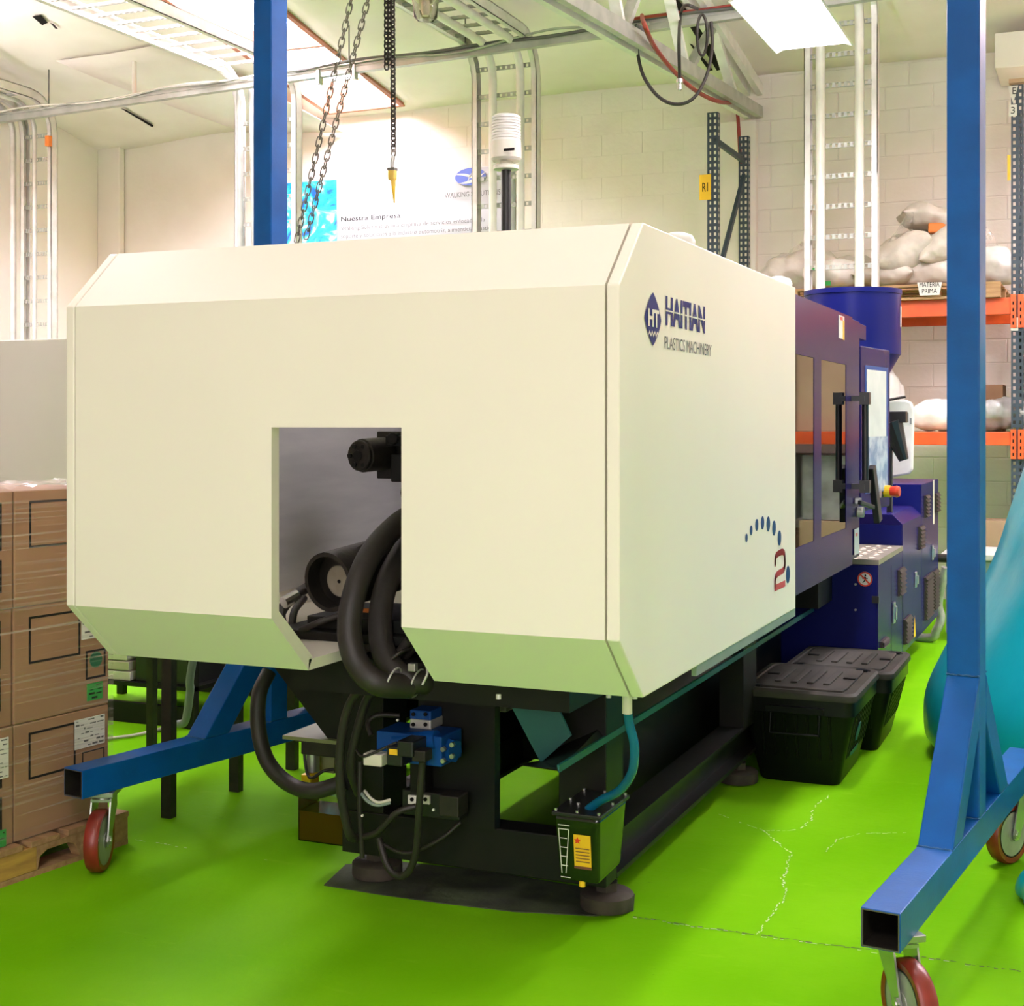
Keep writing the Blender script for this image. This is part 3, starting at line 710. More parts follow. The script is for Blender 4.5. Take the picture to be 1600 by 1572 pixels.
b = B(); plate(b, p + Vector((0, 0.03, 0.085)), U, V, 0.05, 0.015, 0.003); b.done('label_print', red_btn, mc)
# latch lever and lock below the handle
p = on_x(1340, 800, XG); B().cyl(p, p + Vector((0.03, 0, 0)), 0.025, 16).done('lock', zinc, mc, bevel=0.003)
p = on_x(1337, 782, XG); B().box(p + Vector((0, -0.03, -0.015)), p + Vector((0.025, 0.02, 0.012))).done('latch', steel, mc, bevel=0.003)
p = on_x(1343, 785, XG + 0.03); B().beam(p, p + Vector((0.04, 0.14, -0.03)), 0.02, 0.02).beam(p + Vector((0.035, 0.12, 0.16)), p + Vector((0.05, 0.22, -0.10)), 0.03, 0.05).done('lever', black_plastic, mc, bevel=0.004)

# ---- control panel: swivelled towards the operator
cpz0, cpz1 = 1.075, 1.865
CPM = Matrix.Translation((XG - 0.005, 6.74, 0)) @ Matrix.Rotation(math.radians(-7.5), 4, 'Z')
b = B(); b.box((-0.16, 0, cpz0), (0.0, 0.50, cpz1), CPM)
cp = b.done('control_panel', blue_guard, mc, bevel=0.006)
B().box((-0.001, 0.07, cpz0 + 0.08), (0.0025, 0.46, cpz1 - 0.09), CPM).done('fascia', valve_blue, cp)
B().box((0, 0.09, 1.43), (0.004, 0.42, 1.755), CPM).done('screen_cover', paper, cp)
B().box((0, 0.13, 1.16), (0.004, 0.44, 1.43), CPM).done('keypad', mat('keypad_film', (0.50, 0.58, 0.62), 0.35, col2=(0.16, 0.26, 0.40), scale=14, contrast=(0.4, 0.6)), cp)
q0 = CPM @ Vector((0.0, 0.405, 1.155)); qd = (CPM.to_3x3() @ Vector((1, 0, 0)))
B().cyl(q0, q0 + qd * 0.03, 0.03, 18).done('button_ring', yellow, cp)
B().cyl(q0 + qd * 0.03, q0 + qd * 0.062, 0.024, 18, 0.03).cyl(q0 + qd * 0.062, q0 + qd * 0.075, 0.03, 18, 0.024).done('stop_button', red_btn, cp, smooth=40)
q1 = CPM @ Vector((0.0, 0.25, 1.15)); B().cyl(q1, q1 + qd * 0.025, 0.02, 14).done('key_switch', steel, cp)

# ---- material hopper: tall blue drum on a cone
hc = on_y(1332, 500, 9.2); hz1 = on_y(1332, 455, 9.2).z; hz0 = on_y(1332, 556, 9.2).z; HR = 0.305
hp = B().lathe([(0.10, hz0 - 0.35), (HR - 0.005, hz0), (HR, hz0 + 0.002), (HR, hz1 - 0.03), (HR + 0.006, hz1 - 0.03), (HR + 0.006, hz1), (HR - 0.02, hz1 + 0.003)], (hc.x, 9.2, 0), 48).done('hopper', blue_dark, mc, smooth=30)
B().cyl((hc.x, 9.2, 0.95), (hc.x, 9.2, hz0 - 0.34), 0.10, 20).done('hopper_throat', blue_dark, mc, smooth=40)
b = B()
for k in range(6):
    a0, a1 = math.radians(-4 + 5 * k), math.radians(1 + 5 * k)
    for z0, z1 in ((hz1 - 0.24, hz1 - 0.11),):
        b.quad(*[Vector((hc.x + (HR + 0.002) * math.cos(a), 9.2 + (HR + 0.002) * math.sin(a), z)) for a, z in ((a0, z0), (a1, z0), (a1, z1), (a0, z1))])
b.done('label', paper, hp)

# ---- injection unit cabinets, stepping up towards the far end
XC = XS
def cab(name, y0, y1, z1, ch, x0=-2.0, z0=0.20):
    if ch: o = B().prism([(x0, z0), (XC, z0), (XC, z1 - ch), (XC - ch, z1), (x0, z1)], 'y', y0, y1)
    else: o = B().box((x0, y0, z0), (XC, y1, z1))
    return o.done(name, blue_guard, mc, bevel=0.004)
c1 = cab('cabinet', 7.118, 8.0, 0.785, 0); c2 = cab('cabinet', 8.004, 8.85, 0.985, 0.055); c3 = cab('cabinet', 8.854, 9.75, 1.118, 0)
for o, y0, zz in ((c1, 7.118, 0.785), (c2, 8.004, 0.93), (c3, 8.854, 1.118)):
    B().box((-1.99, y0 - 0.004, 0.22), (XC - 0.006, y0 - 0.0005, zz - 0.004)).done('end_plate', blue_dark, o)
tp = B().box((-1.85, 7.118, 0.786), (XC + 0.004, 7.995, 0.812)).done('step_plate', tread_m, mc)
b = B()
for i in range(13):
    for j in range(11):
        x = -1.83 + 0.058 * i + (0.014 if j % 2 else 0); y = 7.15 + 0.077 * j; d = 0.016 if (i + j) % 2 else -0.016
        b.add([(x - 0.016, y - d * 1.2 - 0.006, 0.812), (x + 0.016, y + d * 1.2 - 0.006, 0.812), (x + 0.016, y + d * 1.2 + 0.006, 0.812), (x - 0.016, y - d * 1.2 + 0.006, 0.812), (x, y, 0.8175)], [(0, 1, 4), (1, 2, 4), (2, 3, 4), (3, 0, 4)])
o = b.done('tread_pattern', tread_m, tp); o['kind'] = 'stuff'
def louvre(y, z, w, h):
    p = Vector((XC, y, z)); o = B().box((XC, y, z), (XC + 0.012, y + w, z + h)).done('vent', dark_brown, mc)
    n = max(3, int(h / 0.022)); bb = B()
    for k in range(n):
        zz = z + h * (k + 0.2) / n
        bb.prism([(XC + 0.012, zz), (XC + 0.024, zz), (XC + 0.012, zz + h / n * 0.6)], 'y', y + 0.006, y + w - 0.006)
    bb.done('slats', slat_m, o)
def on_side(px, py): return on_x(px, py, XC)
def zoom6(x, y): return (1130 + x / 3.145, 740 + y / 3.145)
for (xa, ya, xb, yb_) in [(855, 460, 884, 600), (884, 700, 916, 832), (768, 808, 800, 850), (956, 252, 980, 375), (985, 100, 1005, 220), (1037, 90, 1055, 195), (985, 492, 1022, 712), (1026, 470, 1050, 668)]:
    a = on_side(*zoom6((xa + 2), yb_)); c = on_side(*zoom6(xb, ya)); m0 = on_side(*zoom6((xa + xb) / 2, ya + 6)).z; m1 = on_side(*zoom6((xa + xb) / 2, yb_ - 6)).z
    louvre(a.y, m1, c.y - a.y, m0 - m1)
for xa, ya, yb_ in [(833, 632, 735), (941, 483, 560), (1024, 352, 425)]:
    a = on_side(*zoom6(xa, ya)); c = on_side(*zoom6(xa, yb_))
    B().box((XC, a.y - 0.02, c.z), (XC + 0.012, a.y + 0.03, a.z)).box((XC + 0.012, a.y - 0.012, c.z + 0.02), (XC + 0.022, a.y + 0.02, a.z - 0.02)).done('latch', steel, mc, bevel=0.004)
for xa in (826, 882):
    a = on_side(*zoom6(xa, 640)); B().box((XC, a.y - 0.004, 0.24), (XC + 0.001, a.y + 0.004, 0.74)).done('door_seam', ink, c1)
p = on_side(*zoom6(1030, 250)); b = B(); plate(b, p, U, V, 0.07, 0.29, 0.002); b.done('label', off_white, c3)
p = on_side(*zoom6(935, 808)); b = B(); b.add([p + Vector((0.0015, 0, 0)), p + Vector((0.0015, 0.09, 0.0)), p + Vector((0.0015, 0.045, 0.13))], [(0, 1, 2)]); b.done('warning_triangle', yellow_lab, c2)
# prohibition sign on the first end plate
p = on_y(1351.5, 905, 7.113); zr = 0.037
B().cyl(p, p + Vector((0, -0.001, 0)), zr, 28).done('sign_disc', paper, c1)
b = B(); ring = [(zr * 0.80, zr)]
for k in range(28):
    t0, t1 = 2 * PI * k / 28, 2 * PI * (k + 1) / 28
    b.quad(*[p + Vector((r * math.cos(t), -0.002, r * math.sin(t))) for r, t in ((zr * .8, t0), (zr, t0), (zr, t1), (zr * .8, t1))])
s45 = Vector((1, 0, -1)).normalized(); n45 = Vector((1, 0, 1)).normalized() * 0.004; o_ = Vector((0, -0.0025, 0))
b.quad(p - s45 * zr * .8 - n45 + o_, p + s45 * zr * .8 - n45 + o_, p + s45 * zr * .8 + n45 + o_, p - s45 * zr * .8 + n45 + o_)
b.done('sign_ring', red_btn, c1)
b = B(); q = p + Vector((0, -0.0018, 0))
for (xa, za, xb, zb, w) in [(0, 0.012, 0.002, -0.004, 0.009), (0.002, -0.004, -0.011, -0.018, 0.005), (0.002, -0.004, 0.013, -0.015, 0.005), (0.0, 0.008, 0.013, 0.002, 0.004), (0, 0.008, -0.012, 0.001, 0.004)]:
    b.beam(q + Vector((xa, 0, za)), q + Vector((xb, 0, zb)), w, 0.0006, (0, 1, 0))
b.cyl(q + Vector((0.002, 0, 0.019)), q + Vector((0.002, -0.0005, 0.019)), 0.0045, 12); b.done('sign_figure', ink, c1)
for px, py in ((1337, 913), (1337, 953)):
    q = on_y(px, py, 7.113); B().cyl(q, q + Vector((0, -0.006, 0)), 0.006, 8).done('screw', steel, c1)
q = on_y(1369, 936, 7.113); B().box(q + Vector((-0.02, -0.012, -0.02)), q + Vector((0.015, 0, 0.015))).done('hinge', black_plastic, c1)
B().box((-2.0, 6.75, 0.60), (-1.3, 7.11, 0.78)).done('bed_cover', black_paint, mc)

# white moulded door panel and black gun bracket standing on the far cabinet
wp = B(); wpo = [on_y(px, py, 9.2) for px, py in ((1340, 640), (1352, 627), (1416, 625), (1424, 629), (1427.5, 640), (1425.5, 735), (1420, 741), (1360, 752), (1340, 750))]
wp.prism([(p.x, max(p.z, 1.119)) for p in wpo], 'y', 9.2, 9.26)
o = wp.done('white_cover', white_metal, mc, bevel=0.012)
q = on_y(1412, 652, 9.199); B().box((q.x - 0.03, 9.196, q.z - 0.03), (q.x + 0.03, 9.1995, q.z + 0.03)).done('hinge_plate', ink_light, o)
q = on_y(1423, 658, 9.199); B().box((q.x - 0.006, 9.196, q.z - 0.02), (q.x + 0.006, 9.1995, q.z + 0.02)).done('latch', ink_light, o)
br = on_y(1378, 655, 8.4); b = B()
bx = on_y(1372, 655, 8.2)
b.box((bx.x, 8.16, bx.z - 0.02), (bx.x + 0.16, 8.24, bx.z + 0.045)); b.cyl((bx.x + 0.07, 8.2, bx.z - 0.02), (bx.x + 0.145, 8.2, bx.z - 0.235), 0.07, 12, 0.028)
b.box((bx.x + 0.05, 8.18, 0.98), (bx.x + 0.08, 8.22, bx.z))
b.done('gun_holder', black_plastic, mc, bevel=0.004)
B().tube(curve([on_y(1374, 640, 8.2), on_y(1385, 627, 8.2), on_y(1398, 623, 8.2), on_y(1415, 620, 8.2)], 6), 0.008, 8).done('spray_arm', iron, mc, smooth=60)

# ---- bed: beams, posts, feet
XA, XB = -1.37, -2.265
YFB = 3.88
B().box((XB, YFB, 0.125), (XA, YFB + 0.10, 0.262)).done('front_sill', black_paint, mc, bevel=0.004)
B().box((XB, YFB + 0.001, 0.262), (XB + 0.15, YFB + 0.16, 0.80)).done('post', black_paint, mc, bevel=0.003)
B().box((XA - 0.15, YFB + 0.001, 0.262), (XA, YFB + 0.16, 0.80)).done('post', black_paint, mc, bevel=0.003)
for x0, x1 in ((XA - 0.10, XA), (XB, XB + 0.10)):
    b = B(); b.box((x0, YFB + 0.10, 0.125), (x1, 9.6, 0.14)); b.box((x0 + 0.02, YFB + 0.1, 0.14), (x0 + 0.05, 9.6, 0.25)); b.box((x0, YFB + 0.10, 0.25), (x1, 9.6, 0.262))
    b.done('side_sill', black_paint, mc)
    for y in (5.55, 7.3, 9.3): B().box((x0, y, 0.262), (x1, y + 0.22, 0.70)).done('post', black_paint, mc)
B().box((XB, YFB - 0.3, 0.70), (XA, 9.7, 0.805)).done('bed', black_paint, mc)
B().box((-2.0, 5.6, 0.262), (-1.9, 9.5, 0.70)).done('web_plate', black_paint, mc)
foot_xy = [(-1.43, 4.06), (-2.26 + 0.03, 4.05), (-1.43, 5.70), (-2.23, 5.70), (-1.43, 7.6), (-2.23, 7.6), (-1.43, 9.4), (-2.23, 9.4)]
# black sides and cross walls of the bed, added to darken the space under it
B().box((-1.57, 4.35, 0.14), (-1.56, 9.5, 0.70)).done('added_bed_wall', black_paint, mc); B().box((-2.20, 4.35, 0.14), (-2.19, 9.5, 0.70)).done('added_bed_wall', black_paint, mc)
B().box((-2.19, 5.2, 0.14), (-1.57, 5.21, 0.70)).done('added_bed_wall', black_paint, mc); B().box((-2.19, 4.34, 0.14), (-1.96, 4.35, 0.70)).done('added_bed_wall', black_paint, mc)
for x, y in foot_xy:
    f = B().lathe([(0.08, 0.006), (0.083, 0.012), (0.083, 0.048), (0.074, 0.056), (0.03, 0.058)], (x, y, 0), 28).done('levelling_foot', foot_m, mc, smooth=40)
    B().cyl((x, y, 0.05), (x, y, 0.126), 0.018, 12).cyl((x, y, 0.058), (x, y, 0.085), 0.036, 6).done('bolt', foot_m, f, smooth=30)
# drip trays under the mould area
B().prism([(-1.372, 0.555), (-1.368, 0.555), (-1.368, 0.575), (-1.376, 0.575)], 'y', 3.50, 7.0).done('tray_lip', teal_in, mc)
b = B()
P0 = on_y(795, 1097, 3.75); P1 = on_y(866, 1094, 3.75); P2 = on_y(892, 1150, 3.75); P3 = on_y(845, 1192, 3.75)
b.add([P0, P1, P2, P3] + [p + Vector((0, 0.01, 0)) for p in (P0, P1, P2, P3)], [(0, 1, 2, 3), (7, 6, 5, 4), (0, 1, 5, 4), (1, 2, 6, 5), (2, 3, 7, 6), (3, 0, 4, 7)])
b.done('drip_chute', teal_in, mc)
b = B(); b.add([on_x(873, 1205, XA), on_y(812, 1196, 3.72), on_y(845, 1190, 3.78), Vector((-1.5, 5.4, 0.70)), Vector((XA, 5.4, 0.56))], [(0, 1, 2, 3, 4)])
o = b.done('drip_tray', black_paint, mc); o.modifiers.new('t', 'SOLIDIFY').thickness = 0.004
B().prism([(-2.62, 0.80), (-2.27, 0.80), (-2.27, 0.465), (-2.36, 0.465), (-2.62, 0.74)], 'y', 3.95, 6.4).done('drip_chute', black_paint, mc)
B().box((-2.52, 3.93, 0.452), (-2.27, 4.6, 0.464)).done('tray_lip', olive, mc)
# white part seen in the gap
p = on_y(775, 1104, 4.6); B().box((p.x - 0.05, 4.6, p.z - 0.02), (p.x + 0.04, 4.75, p.z + 0.03)).done('white_block', off_white, mc, bevel=0.006)

# ---- hydraulic plate with valves
pl_ = B().box((-1.98, 3.86, 0.263), (-1.72, 3.90, 0.80)).done('valve_plate', black_paint, mc)
def blk(px0, py0, px1, py1, y, d, name, m, par=mc, bev=0.004):
    a = on_y(px0, py1, y); c = on_y(px1, py0, y)
    return B().box((a.x, y, a.z), (c.x, y + d, c.z)).done(name, m, par, bevel=bev)
vb = blk(640, 1112, 673, 1126, 3.78, 0.08, 'valve', valve_blue); blk(640, 1126, 673, 1138, 3.775, 0.085, 'valve_face', zinc, vb)
for px in (646, 665):
    for py in (1116, 1132): q = on_y(px, py, 3.774); B().cyl(q, q + Vector((0, -0.004, 0)), 0.006, 10).done('bolt', ink, vb)
mv = blk(588, 1152, 690, 1188, 3.70, 0.14, 'main_valve', valve_blue)
q = on_y(690, 1168, 3.76); B().cyl(q, q + Vector((0.05, -0.01, -0.005)), 0.036, 6).done('valve_end', valve_blue, mv)
for px, py in ((694, 1170), (708, 1163), (694, 1188), (708, 1181)): q = on_y(px, py, 3.70); B().cyl(q, q + Vector((0, -0.012, 0)), 0.0075, 8).done('bolt', steel, mv)
q = on_y(618, 1160, 3.72); B().cyl(q + Vector((0, 0, 0.0)), q + Vector((0.14, 0, 0.02)), 0.03, 12).done('solenoid', valve_blue, mv, smooth=40)
sb = blk(604, 1168, 628, 1196, 3.62, 0.07, 'solenoid', black_plastic, mv); blk(608, 1172, 625, 1179, 3.617, 0.003, 'label', yellow_lab, sb, 0)
blk(620, 1160, 645, 1182, 3.60, 0.09, 'connector', black_plastic, mv); blk(643, 1174, 664, 1190, 3.61, 0.05, 'coil', iron, mv)
blk(567, 1180, 596, 1196, 3.62, 0.05, 'plug', off_white, mv)
blk(640, 1194, 664, 1240, 3.80, 0.05, 'manifold', black_paint, mc)
tb = blk(628, 1244, 718, 1272, 3.80, 0.06, 'terminal_block', black_plastic)
for px in (643, 664):
    q = blk(px - 6, 1244, px + 7, 1256, 3.79, 0.01, 'plug_face', paper, tb, 0.001)
    qq = on_y(px + 1, 1249, 3.788); B().cyl(qq, qq + Vector((0, -0.004, 0)), 0.006, 10).done('socket', ink, q)
blk(685, 1246, 716, 1275, 3.74, 0.07, 'connector', iron, tb)
for px, py in ((678, 1265), (634, 1193), (567, 1274), (622, 1125)):
    q = on_y(px, py, 3.73); B().cyl(q, q + Vector((0, -0.006, 0)), 0.004, 8).done('screw', paper, mc)

# ---- inside the slot: motor, cylinder, hoses
mt = on_y(565, 712, 3.95)
mo = B().cyl((mt.x, 3.95, mt.z), (mt.x + 0.03, 4.05, mt.z + 0.005), 0.055, 24).cyl((mt.x - 0.004, 3.935, mt.z), (mt.x, 3.95, mt.z), 0.05, 24).done('hydraulic_motor', iron, mc, bevel=0.004, smooth=40)
for k in range(6):
    a = 2 * PI * k / 6; q = Vector((mt.x + 0.034 * math.cos(a), 3.936, mt.z + 0.034 * math.sin(a))); B().cyl(q, q + Vector((0, -0.008, 0)), 0.008, 6).done('bolt', black_paint, mo)
B().cyl((mt.x - 0.004, 3.936, mt.z), (mt.x - 0.004, 3.928, mt.z), 0.016, 14).done('shaft_cap', black_paint, mo)
b = B(); b.box((mt.x + 0.0, 4.05, mt.z - 0.078), (mt.x + 0.16, 4.12, mt.z + 0.078)); b.done('motor_flange', iron, mc, bevel=0.004)
b = B(); b.box((mt.x + 0.09, 3.98, mt.z - 0.085), (mt.x + 0.16, 4.06, mt.z + 0.005)); b.box((mt.x + 0.07, 3.98, mt.z + 0.03), (mt.x + 0.20, 4.04, mt.z + 0.065)); b.cyl((mt.x + 0.10, 3.97, mt.z + 0.055), (mt.x + 0.10, 4.0, mt.z + 0.055), 0.02, 12); b.done('motor_valve', black_paint, mc, bevel=0.004)
b = B(); b.cyl((mt.x + 0.15, 4.0, mt.z - 0.12), (mt.x + 0.15, 4.06, mt.z - 0.12), 0.035, 16); b.done('chain_tensioner', iron, mc, smooth=40)
B().box((mt.x + 0.10, 4.05, mt.z - 0.02), (mt.x + 0.16, 4.052, mt.z + 0.0)).done('nameplate', steel, mc)
B().box((-2.28, 4.42, 0.805), (-1.35, 4.62, 1.90)).done('rear_platen', black_paint, mc, bevel=0.02)
B().box((-2.10, 4.19, 0.9), (-1.65, 4.42, 1.75)).done('toggle_link', black_paint, mc, bevel=0.03)
ca = on_y(512, 910, 3.66); cd = Vector((0.10, 0.60, 0.06))
b = B(); R = 0.092
d = cd.normalized(); u = d.orthogonal().normalized(); w = d.cross(u)
def ringv(c, r, n=28): return [c + (u * math.cos(2 * PI * i / n) + w * math.sin(2 * PI * i / n)) * r for i in range(n)]
n = 28; rings = [ringv(ca + cd, R), ringv(ca, R), ringv(ca, R * 0.86), ringv(ca + d * 0.055, R * 0.86)]
vs = sum(rings, []); fs = []
for i in range(3): fs += [(i * n + k, i * n + (k + 1) % n, (i + 1) * n + (k + 1) % n, (i + 1) * n + k) for k in range(n)]
fs += [tuple(range(3 * n, 4 * n))]; b.add(vs, fs); cy = b.done('ejector_cylinder', iron, mc, smooth=40)
dc = ca + d * 0.05 + Vector((0.012, 0, -0.004)); B().cyl(dc, dc - d * 0.012, 0.050, 28).done('piston_face', disc_m, cy, bevel=0.003)
B().cyl(dc - d * 0.012, dc - d * 0.0135, 0.006, 12).done('centre_mark', ink, cy)
B().tube(curve([ca + Vector((0.05, 0.1, 0.095)), ca + Vector((0.12, 0.12, 0.135)), ca + Vector((0.2, 0.2, 0.14))], 6), 0.008, 8).done('pipe', black_rubber, mc, smooth=60)
def hose(pix, r, m=black_rubber, name='hydraulic_hose', n=8):
    P = [on_y(px, py, y) for px, py, y in pix]
    return B().tube(curve(P, 6), r, n + 4).done(name, m, mc, smooth=60)
hose([(650, 800, 3.95), (618, 822, 3.80), (578, 868, 3.62), (553, 930, 3.52), (546, 990, 3.48), (560, 1040, 3.46), (592, 1068, 3.46), (640, 1072, 3.55)], 0.036)
hose([(660, 820, 3.98), (630, 862, 3.85), (605, 910, 3.72), (594, 965, 3.64), (600, 1020, 3.58), (625, 1055, 3.55), (660, 1066, 3.58), (700, 1066, 3.75)], 0.036)
hose([(420, 1050, 4.0), (405, 1085, 3.95), (404, 1140, 3.92), (418, 1190, 3.90), (450, 1224, 3.88), (490, 1236, 3.86), (540, 1222, 3.88)], 0.026)
hose([(640, 1000, 3.60), (590, 1060, 3.62), (552, 1090, 3.66), (534, 1150, 3.68), (532, 1230, 3.70), (545, 1300, 3.74), (556, 1310, 3.78)], 0.014)
hose([(655, 1000, 3.62), (605, 1058, 3.66), (575, 1090, 3.70), (556, 1150, 3.72), (548, 1200, 3.74), (560, 1240, 3.80)], 0.014)
hose([(566, 1308, 3.78), (590, 1300, 3.75), (620, 1270, 3.74), (650, 1260, 3.76)], 0.010, n=6)
hose([(660, 1190, 3.68), (655, 1260, 3.70), (650, 1330, 3.74), (638, 1362, 3.76), (622, 1368, 3.77), (605, 1352, 3.78), (592, 1310, 3.80)], 0.011, n=6)
hose([(563, 1190, 3.76), (562, 1260, 3.76), (566, 1340, 3.78)], 0.008, n=4)
hose([(600, 1320, 3.8), (625, 1332, 3.78), (650, 1330, 3.78), (690, 1310, 3.78), (720, 1285, 3.80)], 0.006, n=4)
hose([(580, 1150, 3.74), (575, 1130, 3.76), (590, 1118, 3.78), (625, 1118, 3.80)], 0.008, n=4)
hose([(557, 1172, 3.66), (565, 1182, 3.62), (580, 1178, 3.62), (620, 1160, 3.64)], 0.004, n=4)
hose([(565, 1240, 3.76), (575, 1252, 3.74), (590, 1258, 3.74), (610, 1254, 3.76)], 0.006, grey_green, n=4); hose([(570, 1236, 3.76), (580, 1248, 3.735), (592, 1254, 3.735), (610, 1250, 3.76)], 0.005, off_white, n=4)
hose([(445, 990, 3.75), (438, 960, 3.85), (455, 935, 3.95), (480, 918, 4.05)], 0.018, n=6); hose([(455, 985, 3.72), (460, 955, 3.78), (475, 935, 3.9)], 0.012, n=6)
hose([(470, 985, 3.62), (500, 972, 3.62), (560, 952, 3.7)], 0.010, n=6)
q = on_y(443, 942, 3.82); B().cyl(q, q + Vector((0.02, 0.05, 0.02)), 0.02, 12).done('fitting', steel, mc)
b = B(); b.box((-2.36, 3.62, 0.842), (-1.75, 4.3, 0.87)); b.box((-2.26, 3.66, 0.87), (-1.9, 4.0, 0.91)); b.done('guide_plate', black_paint, mc, bevel=0.004)
q = on_y(565, 957, 3.70); B().box(q, q + Vector((0.05, 0.01, 0.012))).done('valve_tag', orange_lab, mc)
# steel bands and wires on the hose ends
for px, py, y in ((615, 1072, 3.49), (652, 1074, 3.56)):
    q = on_y(px, py, y)
    B().tube([q + Vector((0.012 * math.sin(a) , 0.040 * math.cos(a), 0.040 * math.sin(a) + 0.012)) for a in [2 * PI * i / 20 for i in range(20)]], 0.003, 6, closed=True).done('hose_band', zinc, mc)
hose([(660, 1070, 3.45), (668, 1050, 3.46), (662, 1030, 3.50), (650, 1015, 3.56)], 0.004, zinc, 'wire', 4)
q = on_y(645, 1043, 3.50); B().box(q - Vector((0.012, 0.01, 0.01)), q + Vector((0.012, 0.01, 0.012))).done('clamp', steel, mc, bevel=0.002)
hose([(612, 1030, 3.54), (628, 1018, 3.56), (640, 1015, 3.6)], 0.006, iron, 'pipe', 4)

# ---- lubricator at the left of the bed
q = on_y(500, 1240, 4.0)
lu = B().box((q.x - 0.05, 3.96, 0.40), (q.x + 0.12, 4.10, 0.45)).box((q.x - 0.09, 3.98, 0.435), (q.x - 0.01, 4.06, 0.455)).done('lubricator', iron, mc, bevel=0.004)
a = on_y(475, 1262, 4.0); c = on_y(534, 1240, 4.0); B().box((a.x, 3.96, a.z - 0.10), (c.x + 0.04, 4.10, c.z)).done('reservoir', clear_m, mc, bevel=0.006)
B().box((a.x + 0.005, 3.965, a.z - 0.095), (c.x + 0.035, 4.095, a.z - 0.0)).done('oil', amber, mc)
a = on_y(477, 1226, 4.0); c = on_y(492, 1208, 4.0); B().box((a.x, 3.97, a.z), (c.x, 4.03, c.z)).done('pump_body', yellow, mc, bevel=0.006)
a = on_y(489, 1205, 4.0); B().cyl(a, a + Vector((0, 0, 0.07)), 0.022, 16).cyl(a + Vector((0, 0, 0.07)), a + Vector((0, 0, 0.08)), 0.026, 16).done('gauge', steel, mc, smooth=40)
a = on_y(498, 1206, 4.05); c = on_y(522, 1155, 4.05); B().box((a.x, 4.05, a.z), (c.x, 4.07, c.z)).done('gauge_plate', olive, mc)
hose([(474, 1160, 4.0), (478, 1200, 3.98), (486, 1216, 3.96), (505, 1205, 3.96), (522, 1202, 3.98)], 0.005, n=4)

# ---- coolant bottle with scale and yellow label, blue tube
a = on_y(866, 1372, 3.62); c = on_y(936, 1290, 3.62)
x0, x1, zb, zt = a.x, c.x, a.z - 0.01, c.z + 0.015
bt = B(); y0 = 3.62; y1 = 3.86
bt.add([(x0 + 0.008, y0 + 0.02, zb), (x1 - 0.008, y0 + 0.02, zb), (x1 - 0.012, y1 - 0.02, zb), (x0 + 0.008, y1 - 0.02, zb), (x0, y0, zt), (x1, y0, zt), (x1, y1, zt), (x0, y1, zt)],
       [(3, 2, 1, 0), (4, 5, 6, 7), (0, 1, 5, 4), (1, 2, 6, 5), (2, 3, 7, 6), (3, 0, 4, 7)])
ob = bt.done('oil_bottle', mat('dark_green_plastic', (0.006, 0.012, 0.004), 0.12), mc, bevel=0.01)
B().box((x0 - 0.006, y0 - 0.008, zt), (x1 + 0.008, y1 + 0.004, zt + 0.012)).done('bottle_lid', black_plastic, ob, bevel=0.003)
for fx, fy in ((0.02, 0.02), (0.5, 0.02), (0.98, 0.02), (0.02, 0.5), (0.98, 0.5), (0.02, 0.97), (0.5, 0.97), (0.98, 0.97), (0.3, 0.35), (0.72, 0.65)):
    q = Vector((x0 + (x1 - x0) * fx, y0 + (y1 - y0) * fy, zt + 0.012)); B().cyl(q, q + Vector((0, 0, 0.006)), 0.005, 8).done('screw', steel, ob)
def fy_(z): return y0 + 0.02 * (zt - z) / (zt - zb)
def bf(u_, v_):      # u to the right, v down, 0..1 on the front face
    z = zt - (zt - zb) * v_; return Vector((x0 + (x1 - x0) * u_, fy_(z) - 0.002, z))
b = B(); b.quad(bf(0.42, 0.78), bf(0.80, 0.78), bf(0.80, 0.26), bf(0.42, 0.26)); b.done('label', yellow_lab, ob)
b = B(); sc_ = bf(0.51, 0.35) + Vector((0, -0.002, 0)); sp = [sc_ + Vector((math.sin(PI * k / 5), 0, math.cos(PI * k / 5))) * (0.011 if k % 2 == 0 else 0.005) for k in range(10)]
b.add(sp, [tuple(range(10))]); b.done('label_star', red_btn, ob)
b = B()
for k in range(5): v_ = 0.46 + 0.05 * k; b.quad(*[q + Vector((0, -0.002, 0)) for q in (bf(0.46, v_ + 0.015), bf(0.77, v_ + 0.015), bf(0.77, v_), bf(0.46, v_))])
b.quad(*[q + Vector((0, -0.002, 0)) for q in (bf(0.42, 0.78), bf(0.80, 0.78), bf(0.80, 0.74), bf(0.42, 0.74))]); b.done('label_print', ink_brown, ob)
b = B()
def ln(u0, v0, u1, v1, w=0.0022): b.beam(bf(u0, v0), bf(u1, v1), w, 0.0006, (0, 1, 0))
ln(0.08, 0.14, 0.34, 0.14); ln(0.08, 0.20, 0.32, 0.20); ln(0.09, 0.20, 0.13, 0.88); ln(0.32, 0.20, 0.22, 0.88); ln(0.10, 0.94, 0.32, 0.94)
for v_ in (0.34, 0.48, 0.62, 0.76): ln(0.12, v_, 0.27, v_)
b.done('level_scale', paper, ob)
q = bf(0.55, 1.0); B().cyl(q + Vector((0, 0.01, -0.012)), q + Vector((0, 0.01, 0.004)), 0.009, 10).done('drain_plug', yellow_lab, ob)
tq = Vector((x0 + (x1 - x0) * 0.55, y0 + 0.10, zt + 0.02))
hose([(980, 1100, 3.42), (983, 1130, 3.45), (991, 1165, 3.48), (988, 1205, 3.52), (968, 1235, 3.58), (940, 1250, 3.64), (920, 1264, 3.68)], 0.0125, tube_blue, 'blue_tube')
bpy.data.objects['blue_tube']['label'] = 'glossy blue plastic tube'
